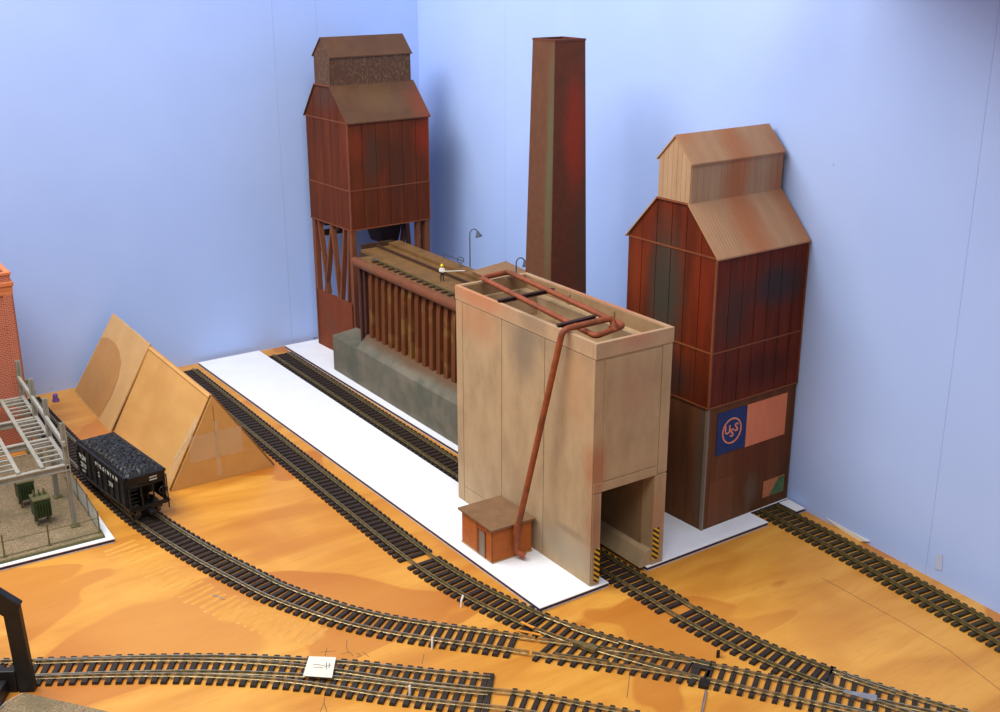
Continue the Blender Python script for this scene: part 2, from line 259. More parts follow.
# ------------------------------------------------------------------ mesh builders (all input in millimetres)
class MB:
    def __init__(self): self.v = []; self.f = []
    def add(self, vs, fs):
        o = len(self.v); self.v += [tuple(p) for p in vs]; self.f += [tuple(i + o for i in q) for q in fs]; return self
    def box(self, x0, x1, y0, y1, z0, z1):
        vs = [(x, y, z) for z in (z0, z1) for y in (y0, y1) for x in (x0, x1)]
        return self.add(vs, [(0, 2, 3, 1), (4, 5, 7, 6), (0, 1, 5, 4), (2, 6, 7, 3), (0, 4, 6, 2), (1, 3, 7, 5)])
    def prism(self, poly, axis, a, b):
        """extrude a polygon (2-D points) along an axis: 'x': (y,z), 'y': (x,z), 'z': (x,y)"""
        def P(p, t): return {'x': (t, p[0], p[1]), 'y': (p[0], t, p[1]), 'z': (p[0], p[1], t)}[axis]
        n = len(poly); vs = [P(p, a) for p in poly] + [P(p, b) for p in poly]
        return self.add(vs, [tuple(range(n))[::-1], tuple(range(n, 2 * n))] + [(i, (i + 1) % n, n + (i + 1) % n, n + i) for i in range(n)])
    def hull8(self, bot, top):
        return self.add(list(bot) + list(top), [(3, 2, 1, 0), (4, 5, 6, 7)] + [(i, (i + 1) % 4, 4 + (i + 1) % 4, 4 + i) for i in range(4)])
    def bar(self, p, q, w, h, up=(0, 0, 1)):
        p = Vector(p); q = Vector(q); d = (q - p).normalized(); s = d.cross(Vector(up))
        if s.length < 1e-4: s = d.cross(Vector((1, 0, 0)))
        s.normalize(); u = s.cross(d).normalized()
        c = [(-1, -1), (1, -1), (1, 1), (-1, 1)]
        return self.hull8([p + s * a * w / 2 + u * b * h / 2 for a, b in c], [q + s * a * w / 2 + u * b * h / 2 for a, b in c])
    def tube(self, pts, r, n=10, caps=True):
        pts = [Vector(p) for p in pts]; rs = r if isinstance(r, (list, tuple)) else [r] * len(pts)
        ref = None; rings = []
        for i, p in enumerate(pts):
            d = ((pts[min(i + 1, len(pts) - 1)] - p).normalized() + (p - pts[max(i - 1, 0)]).normalized())
            d = d.normalized() if d.length > 1e-6 else Vector((0, 0, 1))
            if ref is None: ref = d.orthogonal().normalized()
            s = (ref - d * ref.dot(d)).normalized(); ref = s; u = d.cross(s)
            rings.append([p + (s * math.cos(2 * PI * k / n) + u * math.sin(2 * PI * k / n)) * rs[i] for k in range(n)])
        vs = [v for R in rings for v in R]; fs = []
        for i in range(len(rings) - 1):
            for k in range(n):
                a = i * n + k; b = i * n + (k + 1) % n; fs.append((a, b, b + n, a + n))
        if caps: fs += [tuple(range(n))[::-1], tuple(range((len(rings) - 1) * n, len(rings) * n))]
        return self.add(vs, fs)
    def lathe(self, prof, c=(0, 0, 0), n=16):
        """prof: (r,z) pairs"""
        vs = []; fs = []
        for r, z in prof:
            for k in range(n): vs.append((c[0] + r * math.cos(2 * PI * k / n), c[1] + r * math.sin(2 * PI * k / n), c[2] + z))
        for i in range(len(prof) - 1):
            for k in range(n):
                a = i * n + k; b = i * n + (k + 1) % n; fs.append((a, b, b + n, a + n))
        fs += [tuple(range(n))[::-1], tuple(range((len(prof) - 1) * n, len(prof) * n))]
        return self.add(vs, fs)
    def xf(self, m, i0=0):
        for i in range(i0, len(self.v)): self.v[i] = tuple(m @ Vector(self.v[i]))
        return self
    def mesh(self, name, smooth=False):
        me = bpy.data.meshes.new(name); me.from_pydata([(x * MM, y * MM, z * MM) for x, y, z in self.v], [], self.f)
        bm = bmesh.new(); bm.from_mesh(me); bmesh.ops.recalc_face_normals(bm, faces=bm.faces); bm.to_mesh(me); bm.free()
        if smooth:
            for p in me.polygons: p.use_smooth = True
            me.set_sharp_from_angle(angle=math.radians(40))
        return me
    def build(self, name, m, parent=None, smooth=False, bevel=0.0):
        me = self.mesh(name, smooth); me.materials.append(M[m] if isinstance(m, str) else m)
        o = bpy.data.objects.new(name, me); col.objects.link(o)
        if parent is not None: o.parent = parent
        if bevel:
            b = o.modifiers.new('edge', 'BEVEL'); b.width = bevel * MM; b.segments = 2; b.limit_method = 'ANGLE'
        return o
def box(x0, x1, y0, y1, z0, z1): return MB().box(x0, x1, y0, y1, z0, z1)
def tag(o, label, cat=None, group=None, kind=None):
    o['label'] = label
    if cat: o['category'] = cat
    if group: o['group'] = group
    if kind: o['kind'] = kind
    return o
def thing(name, label, cat, loc=(0, 0, 0), rz=0.0, group=None):
    o = bpy.data.objects.new(name, None); col.objects.link(o); o.empty_display_size = 0.02
    o.location = Vector(loc) * MM; o.rotation_euler = (0, 0, rz)
    return tag(o, label, cat, group)
def inst(name, src, parent, loc=(0, 0, 0), rz=0.0):
    o = src.copy(); o.name = name; col.objects.link(o); o.parent = parent
    o.location = Vector(loc) * MM; o.rotation_euler = (0, 0, rz); return o

# ------------------------------------------------------------------ the setting
TB = 3.6     # foamboard thickness
RW_PTS = [(-950, 182.4), (-120, 222.2), (40, 231.0), (461.7, 239.0), (652, 243.0)]
def rwall_x(y):
    for (a, xa), (b_, xb) in zip(RW_PTS, RW_PTS[1:]):
        if y <= b_: return xa + (y - a) / (b_ - a) * (xb - xa)
    return RW_PTS[-1][1]
def bwall_y(x): return 631.7 + (x + 687.3) / 913.3 * 17.6
cx_ = rwall_x(651.0); WH = 620.0

tabletop = tag(box(-1150, 275, -950, 672, -14, 0).build('plywood_table_top', 'ply'), 'honey coloured plywood table top under all tracks and models', 'table')

def wall(name, label, pts, outs):
    """painted board wall along a line of points, one panel per stretch with fine joints; outs = hidden side"""
    e = bpy.data.objects.new(name, None); col.objects.link(e); e['kind'] = 'structure'; e['label'] = label
    for i in range(len(pts) - 1):
        a = Vector(pts[i]); b_ = Vector(pts[i + 1]); d = (b_ - a).normalized(); o = Vector((d.y, -d.x)) * outs
        a = a + d * (0.1 if i and pts[i][1] != 40 else 0); b_ = b_ - d * (0.1 if i < len(pts) - 2 and pts[i + 1][1] != 40 else 0)
        q = [a, b_, b_ + o * 9, a + o * 9]
        MB().hull8([(v.x, v.y, 0.0) for v in q], [(v.x, v.y, WH) for v in q]).build('panel', 'wall', e)
        q = [a - d + o * 9, b_ + d + o * 9, b_ + d + o * 12, a - d + o * 12]
        MB().hull8([(v.x, v.y, 0.0) for v in q], [(v.x, v.y, WH) for v in q]).build('backing', 'wall', e)
    return e
wall('wall_back', 'light blue painted backdrop wall behind the dark bin tower', [(x, bwall_y(x)) for x in (-1150, 60, 112, cx_)], -1)
wall('wall_right', 'light blue painted backdrop wall beside the right tower', [(rwall_x(y), y) for y in (-950, -120, 40, 461.7, bwall_y(cx_))], 1)
d_r = Vector((rwall_x(-120) - rwall_x(40), -160)).normalized() * -1
sh = thing('wall_shade_board', 'plain blue board added unseen above the view to shade the right wall', 'blocker', (0, 0, 474))  # added board out of view, blocks light to darken the wall top
MB().prism([(rwall_x(-800) - .3, -800), (rwall_x(-120) - .3, -120), (rwall_x(-10) - .3, -10), (rwall_x(-10) - 120, -10), (rwall_x(-120) - 200, -120), (rwall_x(-800) - 200, -800)], 'z', 0, 12).build('shade_board', 'wall', sh)
for y in (-700, -400, -160): MB().prism([(rwall_x(y) - 80, 0), (rwall_x(y) - .8, 0), (rwall_x(y) - .8, -36)], 'y', y - 2, y + 2).build('shade_board_bracket', 'wall', sh)

# ------------------------------------------------------------------ white foamboard bases
def board(name, label, poly, cat='board'):
    e = thing(name, label, cat, (poly[0][0], poly[0][1], 0))
    loc = [(x - poly[0][0], y - poly[0][1]) for x, y in poly]
    def shrink(p, k):
        cx = sum(a for a, _ in p) / len(p); cy = sum(b for _, b in p) / len(p)
        return [(a + (k if a < cx else -k), b + (k if b < cy else -k)) for a, b in p]
    MB().prism(loc, 'z', 0.0, 0.9).build('lower_sheet', 'foam_base', e)
    MB().prism(shrink(loc, 0.15), 'z', 0.9, 3.0).build('core', 'foam_edge', e)
    MB().prism(loc, 'z', 3.0, TB).build('top_sheet', 'foam_white', e)
    return e
board('foamboard_sheet', 'long white foamboard strip carrying the small orange hut', [(-47, -3.2), (15.6, -2.2), (14.6, 638), (-58.5, 636.5)])
board('foamboard_sheet', 'white foamboard base under the two rust towers and the battery', [(53.5, -0.7), (183, 1.4), (183, 22.2), (229, 23.2), (236, 640), (47.0, 638)])
board('foamboard_offcut', 'small white foamboard piece between wall and far right track', [(216.6, 2.2), (226.9, 2.2), (228.2, 21.5), (216.8, 21.5)])

# ------------------------------------------------------------------ railway track
GAUGE = 17.3
def resample(pts, step):
    """Catmull-Rom through pts then equal steps"""
    P = [Vector((p[0], p[1])) for p in pts]; P = [P[0] * 2 - P[1]] + P + [P[-1] * 2 - P[-2]]; d = []
    for i in range(1, len(P) - 2):
        for k in range(40):
            t = k / 40.0; a, b, c, e = P[i - 1], P[i], P[i + 1], P[i + 2]
            d.append(0.5 * ((2 * b) + (c - a) * t + (2 * a - 5 * b + 4 * c - e) * t * t + (3 * b - a - 3 * c + e) * t ** 3))
    d.append(P[-2]); out = [d[0]]; acc = 0.0
    for i in range(1, len(d)):
        seg = (d[i] - d[i - 1]).length
        while acc + seg >= step:
            t = (step - acc) / seg; q = d[i - 1].lerp(d[i], t); out.append(q); d[i - 1] = q; seg = (d[i] - d[i - 1]).length; acc = 0.0
        acc += seg
    if (out[-1] - P[-2]).length > step * .3: out.append(P[-2])
    return out
def normals(c):
    r = []
    for i in range(len(c)):
        t = (c[min(i + 1, len(c) - 1)] - c[max(i - 1, 0)]).normalized(); r.append(Vector((-t.y, t.x)))
    return r
RAIL_PROF = [(-.85, 2.0), (.85, 2.0), (.85, 2.3), (0.28, 2.5), (0.28, 3.7), (0.42, 3.85), (0.42, 4.5), (-0.42, 4.5), (-0.42, 3.85), (-0.28, 3.7), (-0.28, 2.5), (-.85, 2.3)]
def sweep_rail(mb, line, prof=RAIL_PROF):
    nr = normals(line); n = len(prof); vs = []; fs = []
    for p, nn in zip(line, nr):
        for o, z in prof: vs.append((p.x + nn.x * o, p.y + nn.y * o, z))
    for i in range(len(line) - 1):
        for k in range(n):
            a = i * n + k; b = i * n + (k + 1) % n; fs.append((a, b, b + n, a + n))
    fs += [tuple(range(n))[::-1], tuple(range((len(line) - 1) * n, len(line) * n))]
    return mb.add(vs, fs)
def tie_mesh(name, length, m, hw=1.7):
    b = MB(); L = length / 2
    b.add([(-L, -hw, 0), (L, -hw, 0), (L, hw, 0), (-L, hw, 0), (-L + .2, -hw + .25, 2.0), (L - .2, -hw + .25, 2.0), (L - .2, hw - .25, 2.0), (-L + .2, hw - .25, 2.0)],
          [(3, 2, 1, 0), (4, 5, 6, 7), (0, 1, 5, 4), (1, 2, 6, 5), (2, 3, 7, 6), (3, 0, 4, 7)])
    if length < 31:
        for s in (-1, 1):
            for k in (-1, 1): b.box(s * GAUGE / 2 + k * 1.5 - .6, s * GAUGE / 2 + k * 1.5 + .6, -.9, .9, 1.9, 2.75)
    me = b.mesh(name); me.materials.append(M[m]); return me
TIE = {'tie': tie_mesh('tie', 29.5, 'tie', 2.05), 'tie_old': tie_mesh('tie', 29.5, 'tie_old', 1.95), 'tie_turnout': tie_mesh('tie', 29.5, 'tie', 1.7)}
def put_tie(parent, me, p, ang):
    o = bpy.data.objects.new('tie', me); col.objects.link(o); o.parent = parent
    o.location = Vector((p[0], p[1], 0)) * MM; o.rotation_euler = (0, 0, ang); return o
def track(label, pts, tie='tie', rail='rail', pitch=7.3, skip=(), jitter=0.02, name='railway_track'):
    e = thing(name, label, 'track', (0, 0, 0))
    c = resample(pts, 4.0); nr = normals(c)
    for s in (-1, 1): sweep_rail(MB(), [p + n * s * GAUGE / 2 for p, n in zip(c, nr)]).build('rail', rail, e)
    t = resample(pts, pitch); tn = normals(t)
    for i, (p, n) in enumerate(zip(t, tn)):
        if i in skip: continue
        put_tie(e, TIE[tie], p, math.atan2(n.y, n.x) + random.uniform(-jitter, jitter))
    return e
def turnout(label, main, div, pitch=7.3, frog_m='steel', tie='tie', rail='rail'):
    """two routes joined at their shared end; ties span whatever is spread at each place"""
    e = thing('railway_turnout', label, 'turnout', (0, 0, 0))
    c1 = resample(main, 3.0); c2 = resample(div, 3.0); n1 = normals(c1); n2 = normals(c2)
    # side of the diverging route relative to the main
    k = len(c1) // 6; nearest = min(range(len(c2)), key=lambda j: (c2[j] - c1[k]).length)
    side = 1 if (c2[nearest] - c1[k]).dot(n1[k]) > 0 else -1
    r = lambda c, n, s: [p + q * s * GAUGE / 2 for p, q in zip(c, n)]
    outer1 = r(c1, n1, -side); outer2 = r(c2, n2, side); inner1 = r(c1, n1, side); inner2 = r(c2, n2, -side)
    sweep_rail(MB(), outer1).build('rail', rail, e); sweep_rail(MB(), outer2).build('rail', rail, e)
    def clip(line, other, tol=1.25):
        return [p for p in line if min((p - q).length for q in other) > tol]
    def frogcut(line, other):
        """split a line where it crosses the other inner rail"""
        segs = [[]]
        for p in line:
            if min((p - q).length for q in other) < 1.9:
                if segs[-1]: segs.append([])
            else: segs[-1].append(p)
        return [s for s in segs if len(s) > 1]
    i1 = clip(inner1, outer2); i2 = clip(inner2, outer1)
    for s in frogcut(i1, inner2): sweep_rail(MB(), s).build('closure_rail', rail, e)
    for s in frogcut(i2, inner1): sweep_rail(MB(), s).build('closure_rail', rail, e)
    # frog: where the inner rails meet
    a, b = min(((p, q) for p in i1 for q in i2), key=lambda t: (t[0] - t[1]).length)
    ja = inner1.index(a) if a in inner1 else 0
    tdir = n1[ja]; ang = math.atan2(tdir.y, tdir.x) - PI / 2
    fr = MB().prism([(-11, -1.4), (-4, -2.0), (6, -3.4), (9, -3.2), (9, 3.2), (6, 3.4), (-4, 2.0), (-11, 1.4)], 'z', 2.0, 4.4)
    fr.xf(Matrix.Translation((a.x, a.y, 0)) @ Matrix.Rotation(ang, 4, 'Z')); fr.build('frog', frog_m, e)
    for line, nn, s in ((c1, n1, -side), (c2, n2, side)):
        jj = min(range(len(line)), key=lambda j: (line[j] - a).length)
        g = [line[j] + nn[j] * s * (GAUGE / 2 - 2.1) for j in range(max(0, jj - 6), min(len(line), jj + 7))]
        if len(g) > 2: sweep_rail(MB(), g).build('guard_rail', rail, e)
    t = resample(main, pitch); tn = normals(t); cache = {}
    for p, n in zip(t, tn):
        cand = [q for q in c2 if abs((q - p).dot(Vector((n.y, -n.x)))) < 3.0]
        off = 0.0
        if cand: off = (min(cand, key=lambda q: (q - p).length) - p).dot(n)
        if abs(off) > 25: off = 0.0
        ln = round(29.5 + abs(off)); me = cache.get(ln)
        if me is None: me = cache[ln] = tie_mesh('tie', ln, tie) if ln > 30 else TIE['tie_turnout']
        put_tie(e, me, p + n * off / 2, math.atan2(n.y, n.x))
    return e
def ctr(far, near, z=4.3):
    """centre points from rails seen in the photo (far/near rail pixels on the rail-top plane)"""
    return [((gz(*a, z) + gz(*b, z)) / 2).to_2d() for a, b in zip(far, near)]

# hopper siding: straight behind the hopper, then a wide curve to the merging turnout
T1 = [(-247, 628), (-246, 560), (-243, 470), (-239.5, 400), (-234.5, 330), (-228.5, 280), (-214.7, 211), (-200, 156), (-188.6, 119), (-165.8, 71), (-143.5, 37), (-115.5, 4), (-103, -9.5), (-88.5, -26), (-77.5, -38.5)]
track('curved track carrying the black hopper wagon', T1, skip=(96, 97, 98))
T2 = [(-79.6, 620), (-79.4, 480), (-79.8, 340), (-79.6, 230), (-79.6, 150), (-78.6, 100), (-75.5, 65), (-70, 32), (-63, 4), (-58.5, -13.5)]
track('track running straight along the left edge of the long white board', T2, skip=(70,), rail='rail_mid')
T3 = [(31.0, 615), (31.2, 480), (31.0, 330), (31.0, 180), (31.6, 60), (33.0, 5), (34.6, -30), (35.2, -62), (39.5, -101), (44.5, -131), (50.5, -152), (56.5, -170)]
track('track through the pale loader and between the two white boards', T3, skip=(92,), rail='rail_mid')
T4 = [(203.8, 21), (201.2, -62), (196.6, -128), (192.6, -178), (188.5, -230), (181, -310), (176, -400)]
track('track along the foot of the right wall', T4, tie='tie_old', rail='rail_old', pitch=7.1)
# turnout where the hopper siding and the board-side track meet
TA_main = [(-58.0, -15), (-50, -36), (-40.5, -56.5), (-24, -88), (-8.8, -115), (-2.5, -125)]
TA_div = [(-77, -39.3), (-57, -62), (-38, -83), (-20, -103.5), (-7.5, -119)]
turnout('turnout merging the hopper track with the board-side track', TA_main, TA_div, frog_m='rail_mid')
TB_main = [(-2.0, -126), (14, -149), (35, -180), (52, -205), (70, -232), (95, -268), (120, -300)]
TB_div = [(57.0, -171.2), (58.5, -176), (70, -205), (80.5, -229), (97, -262), (118, -296)]
turnout('turnout at the lower right corner joining the loader track', TB_main, TB_div)
# double curved turnout along the front edge
T5 = [(-480, 190), (-420, 157), (-360.5, 120.5), (-312, 92), (-269, 64.7), (-227, 33.5), (-190, 2.0), (-168.3, -19.5), (-134, -52.5), (-126.5, -59)]
T6 = [(-361.5, 119.5), (-313, 90.0), (-271, 61.5), (-230, 28.0), (-203, 0.5), (-181.5, -23.5), (-158, -47.5), (-136.5, -68.2), (-120.5, -84), (-99.5, -109.5), (-78.3, -136), (-52, -171)]
f5 = thing('railway_turnout', 'curved double track along the front edge beneath the paper tag', 'turnout')
c5 = resample(T5, 4.0); n5 = normals(c5); c6 = resample(T6, 4.0); n6 = normals(c6)
for s in (-1, 1): sweep_rail(MB(), [p + n * s * GAUGE / 2 for p, n in zip(c5, n5)]).build('rail', 'rail', f5)
for s in (-1, 1):
    o5 = [p + n * q * GAUGE / 2 for p, n in zip(c5, n5) for q in (-1, 1)]
    seg = [p + n * s * GAUGE / 2 for p, n in zip(c6, n6)]
    seg = [p for p in seg if min((p - q).length for q in o5) > 2.2]
    sweep_rail(MB(), seg).build('rail', 'rail', f5)
t5 = resample(T5, 7.3); tn5 = normals(t5); longs = {}
for p, n in zip(t5, tn5):
    cand = [q for q in c6 if abs((q - p).dot(Vector((n.y, -n.x)))) < 3.0]; off = 0.0
    if cand: off = (min(cand, key=lambda q: (q - p).length) - p).dot(n)
    if abs(off) > 20: off = 0
    ln = round(29.5 + abs(off))
    me = longs.setdefault(ln, tie_mesh('tie', ln, 'tie', 2.0) if ln > 30 else TIE['tie'])
    put_tie(f5, me, p + n * off / 2, math.atan2(n.y, n.x) + random.uniform(-.03, .03))
t6 = resample(T6, 7.6); tn6 = normals(t6)
for p, n in zip(t6, tn6):
    if (p - t5[-1]).dot(Vector((.72, -.7))) > 12: put_tie(f5, TIE['tie_turnout'], p, math.atan2(n.y, n.x))
for (a_, c_), lab in (((( 516, 630.6), (541, 635.5)), 'x'), (((521, 622.5), (534, 628.5)), 'y')):
    p_ = gz(*a_, 4.3); q_ = gz(*c_, 4.3)
    tag(MB().bar((p_.x, p_.y, 4.75), (q_.x, q_.y, 4.75), 2.0, .5).build('rail_joiner', 'copper'), 'long orange joiner strip on the rail where the hopper track meets the turnout' if lab == 'x' else 'short orange joiner strip on the board-side rail', 'joiner')
# throw bar, lever block and rod of the merging turnout
tb = gz(706, 668)
th = thing('turnout_lever', 'black throw bar and lever block across the merging turnout', 'lever', (tb.x, tb.y, 0), math.atan2(-.80, .6))
box(-8.5, -3.2, -21, 4, 0, 1.9).build('throw_bar', 'tie', th); box(-1.0, 5.5, -24, -15.5, 0, 3.2).build('lever_block', 'plastic_black', th, bevel=.4)
box(-7, 5, -5, 5, 1.95, 2.3).build('cover_plate', 'tie', th); lv = Matrix.Rotation(-math.atan2(-.80, .6), 3, 'Z') @ (gz(718, 657) - Vector((tb.x, tb.y, 0))); box(lv.x - 1, lv.x + 1, lv.y - 1.4, lv.y + 1.4, 0, 4.5).build('lever', 'plastic_black', th)
rd = MB().tube([(*gz(706, 692).to_2d(), 0.9), (*gz(700, 722).to_2d(), .9)], 0.85, 8).build('throw_rod', 'steel'); tag(rd, 'thin steel rod lying on the plywood below the lever block', 'rod')

# ------------------------------------------------------------------ pale loader building over track 3
GL = thing('coal_loader', 'tall pale concrete loader straddling the track, rust pipes on top', 'building', (0, 0, TB))
def g(mb, name, m, parent=GL, **k): return mb.xf(Matrix.Translation((0, 0, -TB))).build(name, m, parent, **k)
X1, Y1 = 70.1, 181.0
def holed(axis_y0, axis_y1):
    """end wall with a track opening"""
    return MB().prism([(1, TB), (8.3, TB), (8.3, 77), (58, 77), (58, TB), (69.2, TB), (69.2, 177.6), (1, 177.6)], 'y', axis_y0, axis_y1)
g(holed(1.0, 7.5), 'front_wall', 'grey_wall'); g(holed(173.5, 180), 'rear_wall', 'grey_wall')
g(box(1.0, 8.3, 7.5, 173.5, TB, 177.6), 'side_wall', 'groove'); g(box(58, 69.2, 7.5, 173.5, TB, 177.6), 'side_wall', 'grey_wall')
for a, b in ((170.9, 180.0), (115.2, 170.3), (59.6, 114.6), (1.0, 59.0)):
    z0 = 18 if a > 100 and a < 170 else TB
    g(box(0.2, 1.1, a, b, z0, 177.0), 'wall_panel', 'grey_wall', bevel=.25)
g(box(0.2, 1.1, 115.2, 170.3, TB, 17.4), 'plinth', 'grey_wall', bevel=.25)
g(box(8.9, 59.8, 0.2, 1.1, 85, 175.2), 'wall_panel', 'grey_wall', bevel=.25)
g(box(60.5, 69.2, 0.2, 1.1, 78, 177), 'corner_strip', 'grey_wall', bevel=.2); g(box(1.0, 60, 0.2, 1.1, 77.2, 84.3), 'lintel', 'grey_wall', bevel=.2)
g(box(1.0, 8.3, 0.2, 1.1, TB, 76.6), 'leg_facing', 'grey_wall', bevel=.2); g(box(58.2, 69.2, 0.2, 1.1, TB, 76.6), 'leg_facing', 'grey_wall', bevel=.2)
g(MB().box(0, X1, 0, 3.2, 177.5, 189).box(0, X1, Y1 - 3.2, Y1, 177.5, 189).box(0, 3.2, 3.2, Y1 - 3.2, 177.5, 189).box(X1 - 3.2, X1, 3.2, Y1 - 3.2, 177.5, 189), 'parapet', 'grey_rim', bevel=.35)
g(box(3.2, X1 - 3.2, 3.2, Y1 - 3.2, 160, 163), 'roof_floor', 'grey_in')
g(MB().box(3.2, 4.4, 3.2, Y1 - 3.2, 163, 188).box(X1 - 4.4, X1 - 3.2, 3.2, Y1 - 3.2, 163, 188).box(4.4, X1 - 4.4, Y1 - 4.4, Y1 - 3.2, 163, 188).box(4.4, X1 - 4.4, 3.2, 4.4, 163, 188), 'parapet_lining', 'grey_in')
g(box(4.4, X1 - 4.4, 150, 152.5, 163, 178), 'roof_partition', 'grey_rim', bevel=.3)
for y in (61, 116): g(box(X1 - 5.6, X1 - 4.4, y, y + 3, 163, 186), 'lining_rib', 'grey_in')
g(MB().prism([(48.2, TB), (58, TB), (58, 17), (53.5, 15)], 'y', 1.2, 179.5), 'inner_kerb', 'grey_wall')
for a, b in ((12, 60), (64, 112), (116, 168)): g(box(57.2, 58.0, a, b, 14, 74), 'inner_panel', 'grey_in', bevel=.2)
g(box(3.2, 8.1, -.25, .2, 6, 33), 'hazard_marking', 'hazard'); g(box(58.6, 64.4, -.25, .2, 8, 33.5), 'hazard_marking', 'hazard')
for y, x1 in ((120.5, 55), (45.5, 37)): g(MB().bar((1.0, y, 188.6), (x1, y + 3, 188.6), 3.4, 1.0).bar((1, y, 190.6), (x1, y + 3, 190.6), 3.4, .8).bar((1, y, 189.6), (x1, y + 3, 189.6), 1.0, 2.0), 'cross_beam', 'dark_beam')
def rounded(pts, r, closed=False, seg=5):
    P = [Vector(p) for p in pts]; out = []; n = len(P)
    for i in range(n):
        if not closed and i in (0, n - 1): out.append(P[i]); continue
        a = P[i - 1]; b = P[i]; c = P[(i + 1) % n]; u = (a - b).normalized(); v = (c - b).normalized()
        k = min(r, (a - b).length * .45, (c - b).length * .45); p = b + u * k; q = b + v * k
        for t in range(seg + 1):
            s = t / seg; out.append(p.lerp(b, s).lerp(b.lerp(q, s), s))
    return out
lp = rounded([(21, 174, 193.0), (49, 178, 193.0), (47, 28, 186.6), (15, 20, 186.6)], 4.5, True); lp.append(lp[0])
g(MB().tube(lp, 2.15, 12, False), 'loop_pipe', 'rust_pipe', smooth=True)
dp = rounded([(35, 24, 186), (36.5, 28.5, 194.0), (-5.0, 31.5, 192.0), (-20.5, 63.5, 27)], 6.0, seg=6)
g(MB().tube(dp, [2.3] * len(dp), 12), 'drop_pipe', 'rust_pipe', smooth=True)
g(MB().tube([(35.2, 24.6, 185.5), (35.8, 26.4, 189.0)], 3.2, 12), 'flange', 'rust_pipe', smooth=True)
g(MB().tube([(-19.9, 62.4, 34), (-20.6, 63.8, 25)], 3.1, 12).tube([(-20.5, 63.5, 26), (-20.8, 64.0, 16)], 2.7, 12), 'pipe_collar', 'rust_pipe', smooth=True)
el_ = rounded([(-20.8, 64.0, 16.5), (-20.9, 64.0, 11), (-16.5, 58.5, 7.5)], 2.5); g(MB().tube(el_, 2.4, 12), 'pipe_outlet', 'rust_pipe', smooth=True)

# ------------------------------------------------------------------ small hut on the long board
HT = thing('brick_hut', 'small orange hut with brown flat roof beside the loader', 'hut', (-39.5, 68.5, TB))
hb = MB().box(0, 36, 0, 42.5, 0.9, 27).build('walls', 'brick_o', HT, bevel=.2)
box(-.6, 36.6, -.6, 43.1, 0, .9).build('footing', 'grey_wall', HT)
MB().hull8([(-2.2, -2.6, 27.4), (38, -2.6, 27.0), (38, 45, 27.0), (-2.2, 45, 27.4)], [(-2.2, -2.6, 29.2), (38, -2.6, 28.9), (38, 45, 28.9), (-2.2, 45, 29.2)]).build('roof', 'hut_roof', HT, bevel=.25)
dr = box(-.5, 0.1, 9.5, 17.5, 1.0, 21.5).build('door', 'grey_door', HT, bevel=.15)
MB().box(-.8, 0.1, 8.7, 9.4, .9, 22.3).box(-.8, 0.1, 17.6, 18.3, .9, 22.3).box(-.8, .1, 8.7, 18.3, 21.6, 22.3).build('door_frame', 'batten', HT)
for y_ in (20.5, 0): box(-.25, .1, y_, y_ + .4, .9, 26.9).build('wall_joint', 'dark_beam', HT)

